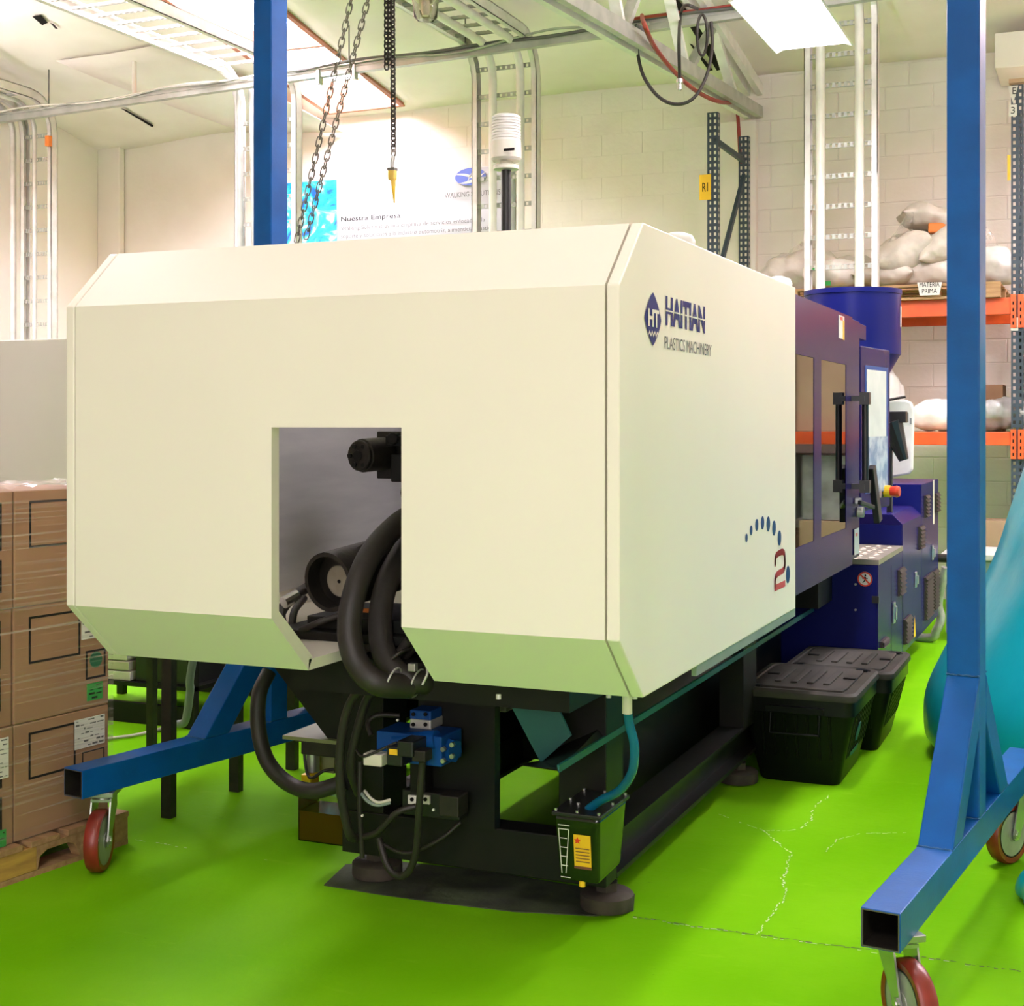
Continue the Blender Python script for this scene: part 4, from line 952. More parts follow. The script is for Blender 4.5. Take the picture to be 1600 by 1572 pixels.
q = on_y(980, 1103, 3.42); B().cyl(q + Vector((0, 0, -0.02)), q + Vector((0, 0, 0.03)), 0.013, 12).done('fitting', off_white, mc)
q = on_y(917, 1272, 3.69); B().cyl(q + Vector((0, 0, -0.03)), q + Vector((0, 0, 0.01)), 0.018, 12).done('fitting', black_plastic, mc)

# ---- beacon on its pole above the far guard
bc = on_y(791, 355, 6.2); bz = lambda py: on_y(791, py, 6.2).z
bo = B().cyl((bc.x, 6.2, ZT - 0.04), (bc.x, 6.2, bz(262)), 0.024, 20).done('beacon_pole', black_plastic, mc, smooth=40)
b = B(); b.lathe([(0.05, bz(266)), (0.062, bz(265)), (0.062, bz(259)), (0.03, bz(257)), (0.03, bz(253)), (0.066, bz(252)), (0.074, bz(248)), (0.072, bz(222))], (bc.x, 6.2, 0), 32); b.done('beacon_base', off_white, mc, smooth=30)
b = B(); pr = []
zz0, zz1 = bz(222), bz(182)
for k in range(9):
    za = zz0 + (zz1 - zz0) * k / 9; zb_ = zz0 + (zz1 - zz0) * (k + 0.75) / 9
    pr += [(0.070, za), (0.070, zb_), (0.066, zb_ + 0.001), (0.066, zz0 + (zz1 - zz0) * (k + 1) / 9 - 0.001)]
pr += [(0.06, zz1 + 0.004), (0.02, zz1 + 0.006)]
b.lathe(pr, (bc.x, 6.2, 0), 32); b.done('beacon_lens', white_lens, mc, smooth=25)
q = on_y(787, 236, 6.125); B().box(q, q + Vector((0.055, 0.004, 0.012))).done('nameplate', ink, mc)
# ================================================================ GANTRY CRANE
TW = 0.094
BZ0, BZ1 = 0.26, 0.354
gc = thing('gantry_crane', 'blue steel A-frame gantry on red-wheeled castors straddling the machine', 'gantry', (-1.7, 4.4, 0))
def hollow(b, p0, p1, w, up=(0, 0, 1), t=0.005):
    """open square tube"""
    p0 = Vector(p0); p1 = Vector(p1); d = (p1 - p0).normalized(); side = d.cross(Vector(up)).normalized(); u = side.cross(d)
    vs = []
    for p in (p0, p1):
        for h in (w / 2, w / 2 - t):
            for a, c in ((-1, -1), (1, -1), (1, 1), (-1, 1)): vs.append(p + side * a * h + u * c * h)
    fs = []
    for k in range(4):
        j = (k + 1) % 4
        fs += [(k, j, 8 + j, 8 + k), (4 + j, 4 + k, 12 + k, 12 + j), (j, k, 4 + k, 4 + j), (8 + k, 8 + j, 12 + j, 12 + k)]
    return b.add(vs, fs)
# castor prototype, built at the origin: contact point at z = 0, rolling along local y
def make_caster():
    e = bpy.data.objects.new('caster', None); COL.objects.link(e); e.parent = gc
    R = 0.1025
    B().lathe([(0.080, -0.022), (0.096, -0.024), (R, -0.016), (R, 0.016), (0.096, 0.024), (0.080, 0.022)], (0, 0, R), 40, 'x', cap=False).done('tyre', red_pu, e, smooth=40, local=True)
    B().lathe([(0.081, -0.022), (0.074, -0.022), (0.066, -0.010), (0.030, -0.012), (0.026, -0.024), (0.008, -0.025), (0.008, 0.025), (0.026, 0.024), (0.030, 0.012), (0.066, 0.010), (0.074, 0.022), (0.081, 0.022)], (0, 0, R), 40, 'x').done('hub', hub_m, e, smooth=30, local=True)
    b = B()
    for s in (-1, 1):
        b.prism([(-0.012, R - 0.02), (0.014, R - 0.02), (0.020, R), (0.090, 0.20), (0.085, 0.235), (0.02, 0.235), (-0.016, R)], 'x', s * 0.032 - 0.0025, s * 0.032 + 0.0025)
    b.box((-0.034, 0.015, 0.225), (0.034, 0.09, 0.234))
    b.done('fork', fork_m, e, local=True)
    B().cyl((-0.042, 0, R), (0.042, 0, R), 0.009, 8).cyl((-0.040, 0, R), (-0.034, 0, R), 0.016, 6).cyl((0.034, 0, R), (0.040, 0, R), 0.016, 6).done('axle', steel, e, smooth=30, local=True)
    b = B(); b.cyl((0, 0.055, 0.232), (0, 0.055, 0.244), 0.035, 18); b.box((-0.045, 0.0, 0.243), (0.045, 0.115, 0.2595)); b.done('swivel_plate', fork_m, e, bevel=0.002, local=True)
    return e
cast0 = None
def leg(end, ang, sp, label, casters):
    global cast0
    D = Vector((math.sin(ang), math.cos(ang), 0)); N = Vector((D.y, -D.x, 0)); E = Vector((end[0], end[1], 0))
    L = 1.87; at = lambda s, z: E + D * s + Vector((0, 0, z))
    zc = (BZ0 + BZ1) / 2
    lb = hollow(B(), at(0, zc), at(L, zc), TW).done('leg_beam', gantry_blue, gc, bevel=0.004)
    hollow(B(), at(0.001, zc), at(L - 0.001, zc), TW - 0.0104, t=0.0012).done('tube_bore', iron, lb)
    b = B(); h = TW / 2 - 0.001
    for s0 in (0.0006,):
        for a, c, e, f in ((-1, -1, 1, -1), (1, -1, 1, 1), (1, 1, -1, 1), (-1, 1, -1, -1)):
            q = [at(-s0, zc) + N * (x * k) + Vector((0, 0, z * k)) for x, z, k in ((a, c, h - 0.0015), (e, f, h - 0.0015), (e, f, h - 0.0045), (a, c, h - 0.0045))]
            b.quad(*q)
    b.done('cut_edge', raw_steel, lb)
    B().box((-0.04, 0, 0), (0.04, 0.001, 0.08), Matrix.Translation(at(0.55, zc - 0.04)) @ Matrix.Rotation(-ang, 4, 'Z')).done('end_stop', ink, lb)
    ps = 0.937
    post = B().beam(at(ps, BZ1), at(ps, 3.40), TW, TW, (D.x, D.y, 0)).done('post', gantry_blue, gc, bevel=0.006)
    # braces: mitred square tubes front and rear
    for sgn in (-1, 1):
        zt = 0.765; run = 0.345
        s1 = ps + sgn * TW / 2; s0 = s1 + sgn * run
        th = TW * 1.33
        poly = [(s0, BZ1), (s1, zt), (s1, zt - th * 1.18), (s0 - sgn * th * 1.0, BZ1)]
        b = B(); vs = [at(s, z) + N * w for w in (-TW / 2, TW / 2) for s, z in poly]
        b.add(vs, [(3, 2, 1, 0), (4, 5, 6, 7), (0, 1, 5, 4), (1, 2, 6, 5), (2, 3, 7, 6), (3, 0, 4, 7)]); b.done('brace', gantry_blue, gc, bevel=0.005)
        for (sa, za) in ((s0, BZ1), (s1, zt)):
            b = B(); P = []
            for k in range(19): P.append(at(sa, za) + N * (-TW / 2 + TW * k / 18) + Vector((random.uniform(-.0012, .0012), random.uniform(-.0012, .0012), random.uniform(-.0008, .0018))))
            b.tube(P, 0.0032, 6); b.done('weld_bead', weld, gc, smooth=60)
    for sgn in (-1, 1):
        b = B()
        P = [at(ps + sgn * TW / 2, BZ1) + N * (-TW / 2 + TW * k / 18) + Vector((0, random.uniform(-.001, .001), random.uniform(-.0005, .0015))) for k in range(19)]
        b.tube(P, 0.0032, 6); b.done('weld_bead', weld, gc, smooth=60)
    for s, rz in casters:
        if cast0 is None: cast0 = make_caster(); o = cast0
        else: o = dup(cast0, gc)
        q = at(s, 0); o.rotation_euler = (0, 0, rz)
        off = Matrix.Rotation(rz, 3, 'Z') @ Vector((0, 0.055, 0))
        o.location = q - off - wloc(gc)
    return at(ps, 3.40)
aR = math.radians(6.6); aL = math.radians(10.2)
tR = leg((-0.499, 3.345), aR, 0.937, '', [(0.16, 0.65), (1.74, -0.5)])
tL = leg((-3.153, 3.651), aL, 0.937, '', [(0.13, 0.40), (1.74, 0.25)])
dd = (tR - tL).normalized()
bm_top = B().beam(tL - dd * 0.25 + Vector((0, 0, 0.06)), tR + dd * 0.25 + Vector((0, 0, 0.06)), 0.10, 0.12).done('crossbeam', gantry_blue, gc, bevel=0.006)

# ================================================================ CHAIN HOIST
ax = tL + (tR - tL) * 0.23
hz = 3.32
ch = thing('chain_hoist', 'chain hoist hanging over the cover with dark load chain and yellow hook', 'hoist', (ax.x, ax.y, 2.3))
B().box((ax.x - 0.09, ax.y - 0.07, hz - 0.20), (ax.x + 0.09, ax.y + 0.07, hz)).done('hoist_body', yellow, ch, bevel=0.02)
B().beam((ax.x, ax.y, hz), (ax.x, ax.y, 3.41), 0.03, 0.05, (0, 1, 0)).done('trolley_plate', iron, ch)
def link_mesh(L, W, r):
    P = []
    for k in range(10):
        a = 2 * PI * k / 10; P.append(Vector((W / 2 * math.cos(a), 0, (L / 2 - W / 2) * (1 if math.sin(a) > 1e-6 else -1 if math.sin(a) < -1e-6 else 0) + W / 2 * math.sin(a))))
    return B().tube(P, r, 4, closed=True)
def chain(P0, P1, pitch, L, W, r, m, proto=[]):
    P0 = Vector(P0); P1 = Vector(P1); d = P1 - P0; n = int(d.length / pitch); q = d.to_track_quat('Z', 'Y')
    o0 = None
    for k in range(n):
        c = P0 + d * ((k + 0.5) / n)
        if o0 is None: o = o0 = link_mesh(L, W, r).done('chain_link', m, ch, smooth=60, local=True)
        else: o = o0.copy(); COL.objects.link(o)
        o.location = c - wloc(ch); o.rotation_mode = 'QUATERNION'
        from mathutils import Quaternion
        o.rotation_quaternion = q @ Quaternion((0, 0, 1), (k % 2) * PI / 2 + 0.35)
cy_ = ax.y
pc = lambda px, py: on_y(px, py, cy_)
chain(pc(613, -20), pc(615, 243), 0.0178, 0.026, 0.020, 0.0034, iron)
chain(pc(604, -20), pc(604, 108), 0.0178, 0.026, 0.020, 0.0034, iron)
chain(pc(609, -20), pc(609, 100), 0.0178, 0.026, 0.020, 0.0034, iron)
chain(on_y(580, -20, cy_), on_y(478, 372, 4.62), 0.031, 0.043, 0.021, 0.0027, chain_m)
chain(on_y(553, -20, cy_ + 0.03), on_y(463, 378, 4.66), 0.031, 0.043, 0.021, 0.0027, chain_m)
h0 = pc(615, 244)
b = B(); b.tube(curve([h0, h0 + Vector((-0.006, 0, -0.03)), h0 + Vector((0.0, 0, -0.05))], 4), 0.008, 8); b.done('hook_shank', steel, ch, smooth=60)
hz_ = pc(613, 272)
B().box(hz_ + Vector((-0.014, -0.012, -0.022)), hz_ + Vector((0.014, 0.012, 0.022))).done('hook_block', yellow, ch, bevel=0.004)
B().box(hz_ + Vector((-0.015, -0.013, 0.012)), hz_ + Vector((0.015, 0.013, 0.022))).done('hook_collar', iron, ch)
B().cyl(hz_ + Vector((0.003, 0, -0.02)), pc(616, 317), 0.010, 10, 0.0025).done('hook', yellow, ch, smooth=50)
b = B(); prof = []
for k in range(9):
    prof.append((0.012 + 0.020 * math.sin(PI * (k + 0.6) / 9.5), -0.05 + 0.018 * k))
b.lathe(prof, hz_, 14, cap=False)
for i, v in enumerate(b.v):
    dv = noise.noise_vector(v * 40) * 0.012; b.v[i] = v + dv
b.done('plastic_wrap', wrap_clear, ch, smooth=70)

# ================================================================ BANNER
bx0, bx1, bzt, bzb = -7.95, -5.25, 3.98, 2.60
bn = B(); n, m_ = 40, 14
for i in range(n + 1):
    for j in range(m_ + 1):
        x = bx0 + (bx1 - bx0) * i / n; z = bzb + (bzt + 0.03 * math.sin(3.1 * (i / n)) * -1 - bzb) * j / m_
        wv = 0.006 * math.sin(9 * (z + 0.25 * x)) * (j / m_) + 0.006 * noise.noise(Vector((x * 2, z * 3, 1)))
        bn.v.append(Vector((x, YB - 0.045 + wv, z)))
for i in range(n):
    for j in range(m_): bn.f.append((i * (m_ + 1) + j, (i + 1) * (m_ + 1) + j, (i + 1) * (m_ + 1) + j + 1, i * (m_ + 1) + j + 1))
banner = bn.done('banner', mat('banner_vinyl', (0.48, 0.48, 0.49), 0.6, col2=(0.45, 0.46, 0.475), scale=1), smooth=60)
banner.modifiers.new('t', 'SOLIDIFY').thickness = 0.002
tag(banner, 'white printed banner with a turquoise picture pinned to the back wall', 'banner')
YP = YB - 0.062
def pic_mat():
    m = bpy.data.materials.new('printed_picture'); m.use_nodes = True; nt = m.node_tree; n = nt.nodes; L = nt.links; p = n['Principled BSDF']
    tc = n.new('ShaderNodeTexCoord'); v = n.new('ShaderNodeTexNoise'); v.inputs['Scale'].default_value = 4.2; v.inputs['Distortion'].default_value = 2.2; v.inputs['Detail'].default_value = 3
    r = n.new('ShaderNodeValToRGB'); e = r.color_ramp.elements; e[0].position = 0.33; e[0].color = (0.01, 0.10, 0.42, 1); e[1].position = 0.66; e[1].color = (0.75, 0.93, 0.97, 1)
    x = e.new(0.43); x.color = (0.0, 0.36, 0.72, 1); x = e.new(0.52); x.color = (0.03, 0.60, 0.85, 1); x = e.new(0.58); x.color = (0.18, 0.76, 0.92, 1)
    L.new(tc.outputs['Object'], v.inputs[0]); L.new(v.outputs['Fac'], r.inputs[0]); L.new(r.outputs[0], p.inputs['Base Color']); p.inputs['Roughness'].default_value = 0.4
    return m
pp0 = on_y(440, 288, YP); pp1 = on_y(526, 380, YP)
B().box((pp0.x, YP - 0.001, 2.62), (pp1.x, YP, on_y(480, 284, YP).z)).done('printed_picture', pic_mat(), banner)
UX = (1, 0, 0)
def btext(s, px, py, px1, py_top, m, bold=0.0):
    a = on_y(px, py, YP); c = on_y(px1, py, YP); tpt = on_y(px, py_top, YP)
    return text('lettering', s, (a.x, YP - 0.002, a.z), UX, V, c.x - a.x, tpt.z - a.z, m, banner, bold)
btext('Nuestra Empresa', 533, 348.5, 626, 339, ink, 0.004)
def bline(s, px0, px1, z, h):
    a = on_y(px0, 360, YP); c = on_y(px1, 355, YP)
    text('lettering', s, (a.x, YP - 0.002, z), UX, V, c.x - a.x, h, ink_grey, banner)
bline('Walking Solutions es una empresa de servicios enfocada a la', 533, 758, 3.425, 0.055)
bline('soporte y soluciones a la industria automotriz, alimenticia, plasticos', 533, 775, 3.345, 0.055)
a = on_y(695, 310, YP); c = on_y(782, 308, YP)
text('lettering', 'WALKING SOLUTIONS', (a.x, YP - 0.002, a.z), UX, V, c.x - a.x, 0.05, ink_grey, banner)
e0 = on_y(735, 276, YP); b = B()
N_ = 36
b.add([Vector((e0.x + 0.165 * math.cos(2 * PI * k / N_) , YP - 0.001, e0.z + 0.085 * math.sin(2 * PI * k / N_) + 0.02 * math.cos(2 * PI * k / N_) * 0)) for k in range(N_)], [tuple(range(N_))]); b.done('logo', mat('logo_blue', (0.10, 0.16, 0.55), 0.4), banner)
b = B()
def swoosh(x0, z0, x1, z1, w, bow):
    P = [Vector((x0 + (x1 - x0) * t, YP - 0.003, z0 + (z1 - z0) * t + bow * math.sin(PI * t))) for t in [k / 12 for k in range(13)]]
    for k in range(12):
        wa = w * math.sin(PI * (k + 0.2) / 12.4); wc = w * math.sin(PI * (k + 1.2) / 12.4)
        b.quad(P[k] - Vector((0, 0, wa)), P[k + 1] - Vector((0, 0, wc)), P[k + 1] + Vector((0, 0, wc)), P[k] + Vector((0, 0, wa)))
swoosh(e0.x - 0.17, e0.z + 0.03, e0.x + 0.13, e0.z - 0.07, 0.012, 0.03); swoosh(e0.x - 0.12, e0.z - 0.06, e0.x + 0.17, e0.z + 0.04, 0.014, -0.03); swoosh(e0.x - 0.05, e0.z - 0.08, e0.x + 0.06, e0.z + 0.09, 0.010, 0.01)
b.done('logo_swoosh', paper, banner)

# ================================================================ PALLET RACK
RY0, RY1 = 11.0, 12.1
rk = thing('pallet_rack', 'pallet rack with dark blue uprights and orange beams against the back wall', 'rack', (-0.7, 11.5, 0))
RX = [-2.97, -0.645, 1.68]
def upright(x, y, zt, name='upright'):
    """perforated post: web with a row of real slots and two flanges"""
    w = 0.088; b = B(); p = 0.0508; nz = int(zt / p)
    yf = y
    for k in range(nz):
        z = k * p; zz = z + p
        # web facing the viewer: two columns of holes cut out of each cell
        hx = [-w / 2, -0.030, -0.012, 0.012, 0.030, w / 2]; hz_ = [z, z + 0.014, z + 0.040, zz]
        for i in range(5):
            for j in range(3):
                if i in (1, 3) and j == 1: continue
                b.quad((x + hx[i], yf, hz_[j]), (x + hx[i + 1], yf, hz_[j]), (x + hx[i + 1], yf, hz_[j + 1]), (x + hx[i], yf, hz_[j + 1]))
        hy = [0, 0.022, 0.040, 0.070]
        for s in (-1, 1):
            for i in range(3):
                for j in range(3):
                    if i == 1 and j == 1: continue
                    b.quad((x + s * w / 2, yf + hy[i], hz_[j]), (x + s * w / 2, yf + hy[i + 1], hz_[j]), (x + s * w / 2, yf + hy[i + 1], hz_[j + 1]), (x + s * w / 2, yf + hy[i], hz_[j + 1]))
    return b.done(name, rack_blue, rk)
for x, zt in zip(RX, (4.02, 4.03, 4.0)):
    upright(x, RY0, zt); upright(x, RY1 - 0.07, zt)
    ya, yb2 = RY0 + 0.05, RY1 - 0.05
    B().beam((x, ya, zt - 0.22), (x, yb2, zt - 0.22), 0.03, 0.045).done('brace', rack_blue, rk); B().beam((x, yb2, zt - 0.35), (x, ya, zt - 1.45), 0.03, 0.045).done('brace', rack_blue, rk)
    B().beam((x, ya, zt - 1.5), (x, yb2, zt - 2.7), 0.03, 0.045).done('brace', rack_blue, rk)
    for y in (RY0, RY1 - 0.07): B().box((x - 0.07, y - 0.04, 0), (x + 0.07, y + 0.1, 0.008)).done('foot_plate', rack_blue, rk)
for i in range(2):
    xa, xb = RX[i] + 0.046, RX[i + 1] - 0.046
    for z0, z1 in ((2.305, 2.432), (1.328, 1.428)):
        for y in (RY0 - 0.012, RY1 - 0.055):
            bb = B(); bb.box((xa, y, z0), (xb, y + 0.05, z1)).done('beam', rack_orange, rk, bevel=0.004)
            for xx in (xa - 0.040, xb):
                cn = B(); cn.box((xx, y - 0.008, z0 - 0.10), (xx + 0.040, y + 0.002, z1 + 0.02)); cn.done('connector', rack_orange, rk)
                if y < 11.5:
                    cb2 = B()
                    for k in range(4): cb2.box((xx + 0.014, y - 0.010, z0 - 0.08 + 0.05 * k), (xx + 0.024, y - 0.008, z0 - 0.055 + 0.05 * k))
                    cb2.done('slot', ink, rk)
def sign(px0, py0, px1, py1, y, m, s=None, mm=ink, name='sign', hfrac=0.6, wfrac=0.5):
    a = on_y(px0, py1, y); c = on_y(px1, py0, y); o = B().box((a.x, y - 0.003, a.z), (c.x, y, c.z)).done(name, m, rk)
    if s:
        w, h = c.x - a.x, c.z - a.z
        text('lettering', s, (a.x + w * (1 - wfrac) / 2, y - 0.003, a.z + h * (1 - hfrac) / 2), UX, V, w * wfrac, h * hfrac, mm, o)
    return o
a = on_y(1575, 135, RY0 - 0.004); c = on_y(1591, 162, RY0 - 0.004); t0 = on_y(1583, 162, RY0 - 0.004)
o = B().prism([(a.x, a.z), (c.x, a.z), (t0.x, t0.z)], 'y', RY0 - 0.006, RY0 - 0.002).done('sign', paper, rk)
text('lettering', 'E', (a.x + 0.032, RY0 - 0.006, a.z - 0.062), UX, V, 0.026, 0.05, ink, o)
sign(1576.5, 163, 1589, 182, RY0 - 0.003, paper, '3'); sign(1580, 496, 1591, 517, RY0 - 0.006, paper, '2')
B().box((RX[1] - 0.06, RY0 + 0.0, 4.03), (RX[1] + 0.4, RY0 + 0.09, 4.06)).done('top_rail', kraft_pale, rk)
sign(1093, 272, 1111, 313, RY0 - 0.006, yellow_lab, 'R1', ink, hfrac=0.35); sign(1574, 242, 1579, 282, RY0 - 0.004, yellow_lab)

# pallets on the upper beams and what lies on them
def pallet(name, label, x0, x1, y0, y1, z, m=wood, group=None, blocks_front=None):
    t = thing(name, label, 'pallet', ((x0 + x1) / 2, (y0 + y1) / 2, z), 0, group)
    for k in range(3):
        y = y0 + (y1 - y0 - 0.09) * k / 2; B().box((x0, y, z), (x1, y + 0.09, z + 0.018)).done('bottom_board', m, t)
        for x in (x0, (x0 + x1) / 2 - 0.05, x1 - 0.10): B().box((x, y, z + 0.018), (x + 0.10, y + 0.09, z + 0.095)).done('block', m, t)
    n = 6
    for k in range(n):
        y = y0 + (y1 - y0 - 0.10) * k / (n - 1); B().box((x0, y, z + 0.095), (x1, y + 0.10, z + 0.115)).done('top_board', m, t, bevel=0.002)
    return t
pallet('pallet', 'wooden pallet under the sacks on the upper orange beam, behind the blue drum', -2.88, -1.75, 10.93, 12.08, 2.433)
pallet('pallet', 'wooden pallet carrying the sack pile right of the paper sign on the upper beam', -1.72, -0.76, 10.93, 12.08, 2.433)
ZS = 2.55
mp_ = on_y(1433, 462, 10.90); mp2 = on_y(1472, 441, 10.90)
so_ = B(); so_.add([(mp_.x + 0.02, 10.90, mp_.z), (mp2.x - 0.02, 10.90, mp_.z), (mp2.x, 10.905, mp2.z), (mp_.x, 10.905, mp2.z + 0.005)], [(0, 1, 2, 3)])
ms = so_.done('paper_sign', paper); ms.modifiers.new('t', 'SOLIDIFY').thickness = 0.001; tag(ms, 'white paper sign reading MATERIA PRIMA hung on the upper orange beam', 'sign')
w_ = mp2.x - mp_.x
text('lettering', 'MATERIA', (mp_.x + w_ * 0.10, 10.898, mp_.z + 0.062), UX, V, w_ * 0.80, 0.036, ink, ms); text('lettering', 'PRIMA', (mp_.x + w_ * 0.20, 10.898, mp_.z + 0.015), UX, V, w_ * 0.60, 0.034, ink, ms)

def sack(name, label, c, dims, rot, m, cat='sack', seed=0, sharp=0.55, lump=0.025, knot=False, parent=None, group=None):
    """pillow-shaped bag with seam ends and creases"""
    b = B(); nu, nv = 30, 28; a, w, h = dims[0] / 2, dims[1] / 2, dims[2] / 2
    M = Matrix.Translation(c) @ Matrix.Rotation(rot[2], 4, 'Z') @ Matrix.Rotation(rot[1], 4, 'Y') @ Matrix.Rotation(rot[0], 4, 'X')
    for i in range(nu + 1):
        u = -1 + 2 * i / nu
        env = max(0.02, (1 - abs(u) ** 3.2)) ** sharp
        wid = 1 - 0.10 * (1 - abs(u)) if not knot else max(0.16, (1 - abs(u) ** 2.2)) ** 0.6
        for j in range(nv):
            t = 2 * PI * j / nv; cc, ss = math.cos(t), math.sin(t)
            y = math.copysign(abs(cc) ** 0.62, cc) * w * wid; z = math.copysign(abs(ss) ** 1.15, ss) * h * env
            v = Vector((u * a, y, z)); nn = noise.noise(v * 7 + Vector((seed * 3.1, seed, 0))) + 0.5 * noise.noise(v * 17 + Vector((0, seed, seed))) + 0.7 * abs(u) ** 2.5 * noise.noise(Vector((v.x * 9, v.y * 38, seed)))
            v += v.normalized() * nn * lump
            b.v.append(M @ v)
    for i in range(nu):
        for j in range(nv): b.f.append((i * nv + j, i * nv + (j + 1) % nv, (i + 1) * nv + (j + 1) % nv, (i + 1) * nv + j))
    b.f.append(tuple(range(nv - 1, -1, -1))); b.f.append(tuple(nu * nv + j for j in range(nv)))
    zmin = min(v.z for v in b.v)
    o = b.done(name, m, smooth=70)
    tag(o, label, cat, group); return o
def sk_at(px, py, y, *a, **k):
    return sack(a[0], a[1], on_y(px, py, y), *a[2:], **k)
R_ = math.radians
def settle(o, z):
    """drop a bag so that its lowest point rests at z"""
    o.location.z = z; return o
G_ = 'raw material sacks on the upper beam'
s = []
o = sk_at(1302, 431, 11.25, 'sack', 'white sack with green print behind the left ladder rail, lowest at left', (0.50, 0.42, 0.24), (0, 0, 0), sack_w, seed=1, knot=True); settle(o, ZS)
for px, py, w, h in ((1270, 421, 0.06, 0.02), (1293, 443, 0.05, 0.035)):
    q = on_y(px, py, 11.03); B().box((q.x - w / 2, 11.02, q.z - h / 2), (q.x + w / 2, 11.035, q.z + h / 2)).done('print', green_lab, o)
o = sk_at(1247, 420, 11.55, 'sack', 'crumpled beige sack at the far left of the upper shelf pile', (0.62, 0.40, 0.34), (0, R_(-12), 0.2), sack_m, seed=2, lump=0.05); settle(o, ZS)
o = sk_at(1240, 405, 11.85, 'plastic_bag', 'crumpled clear plastic bag crowning the leftmost sacks', (0.55, 0.20, 0.26), (0, R_(-24), 0), wrap_clear, 'bag', seed=3, lump=0.06); settle(o, ZS + 0.1)
o = sk_at(1335, 412, 11.75, 'sack', 'beige sack lying behind the two right ladder conduits', (0.52, 0.40, 0.30), (0, R_(6), 0.1), sack_m, seed=4, lump=0.04); settle(o, ZS)
o = sk_at(1385, 434, 11.28, 'sack', 'flat beige sack lying just right of the right ladder rail', (0.46, 0.44, 0.19), (0, 0, 0), sack_m, seed=5); settle(o, ZS)
o = sk_at(1412, 393, 11.22, 'sack', 'plump beige sack tilted up left of the blue post', (0.46, 0.36, 0.27), (0, R_(-24), 0.1), sack_m, seed=6, lump=0.02); settle(o, ZS + 0.10)
o = sk_at(1450, 432, 11.35, 'sack', 'broad beige sack at the bottom of the pile above the paper sign', (0.60, 0.50, 0.25), (0, R_(3), 0), sack_m, seed=7, lump=0.03); settle(o, ZS)
o = sk_at(1477, 388, 11.22, 'sack', 'upright beige sack cut off by the blue post, upper right of the pile', (0.44, 0.36, 0.22), (0, R_(-38), 0), sack_m, seed=8, lump=0.02); settle(o, ZS + 0.16)
o = sk_at(1455, 330, 11.5, 'sack', 'folded beige sack lying on top of the pile', (0.46, 0.40, 0.20), (0, R_(10), 0.2), sack_m, seed=9, lump=0.05); settle(o, ZS + 0.44)
o = sk_at(1440, 365, 11.72, 'sack', 'beige sack wedged deep inside the pile behind the plump one', (0.62, 0.40, 0.34), (0, 0, 0), sack_m, seed=10, lump=0.04); settle(o, ZS + 0.16)
q = on_y(1466, 353, 11.3); B().box((q.x - 0.08, 11.33, q.z - 0.045), (q.x + 0.08, 11.45, q.z + 0.03)).done('print', orange_lab, o, bevel=0.01)
o = sk_at(1402, 362, 11.42, 'plastic_bag', 'shiny clear plastic bag draped down the left flank of the sack pile', (0.50, 0.30, 0.10), (0, R_(-58), 0), wrap_clear, 'bag', seed=11, lump=0.04); settle(o, ZS + 0.16)
o = sk_at(1556, 420, 11.35, 'plastic_bag', 'silvery bag on the upper beam just right of the blue post', (0.40, 0.40, 0.28), (0, 0, 0), sack_w, 'bag', seed=12, knot=True, lump=0.04); settle(o, ZS)
o = sk_at(1549, 375, 11.6, 'plastic_bag', 'thin film standing up behind the silvery bag', (0.45, 0.2, 0.14), (0, R_(72), 0), wrap_clear, 'bag', seed=13, lump=0.04); settle(o, ZS + 0.05)
# lower shelf: boards and goods
bd = B().box((RX[0] + 0.1, RY0 + 0.05, 1.40), (RX[1] - 0.06, RY1 - 0.06, 1.428)).done('shelf_board', wood, rk)
B().box((RX[1] + 0.06, RY0 + 0.05, 1.40), (RX[2] - 0.06, RY1 - 0.06, 1.428)).done('shelf_board', wood, rk)
ZL = 1.429
o = sk_at(1468, 660, 11.2, 'plastic_bag', 'bright white bag on the lower orange beam left of the blue post', (0.44, 0.34, 0.24), (0, 0, 0), white_bag, 'bag', seed=14, knot=True, lump=0.02); settle(o, ZL)
o = sk_at(1566, 655, 11.2, 'plastic_bag', 'grey crumpled plastic bag on the lower beam right of the blue post', (0.44, 0.36, 0.24), (0, 0, 0), sack_g, 'bag', seed=15, lump=0.05); settle(o, ZL)
o = sk_at(1386, 628, 11.3, 'plastic_bag', 'white knotted bag peeking over the white machine cover', (0.26, 0.24, 0.46), (0, 0, 0), white_bag, 'bag', seed=16, knot=True, lump=0.05); settle(o, ZL)
def carton(name, label, a, b_, m=kraft, group=None, rz=0, top=True):
    x0, y0, z0 = a; x1, y1, z1 = b_
    t = thing(name, label, 'carton', ((x0 + x1) / 2, (y0 + y1) / 2, z0), rz, group)
    B().box((x0, y0, z0), (x1, y1, z1)).done('box', m, t, bevel=0.004)
    B().box((x0 + 0.0, (y0 + y1) / 2 - 0.025, z1), (x1, (y0 + y1) / 2 + 0.025, z1 + 0.001)).done('tape', kraft_pale, t)
    return t
a = on_y(1537, 640, 11.6); c = on_y(1568, 601, 11.6); carton('carton', 'brown carton on the lower shelf partly behind the blue post', (a.x - 0.1, 11.55, ZL), (c.x, 11.9, c.z))
a = on_y(1492, 640, 11.6); carton('carton', 'small brown carton behind the bright white bag', (a.x - 0.12, 11.55, ZL), (a.x + 0.10, 11.85, ZL + 0.18))
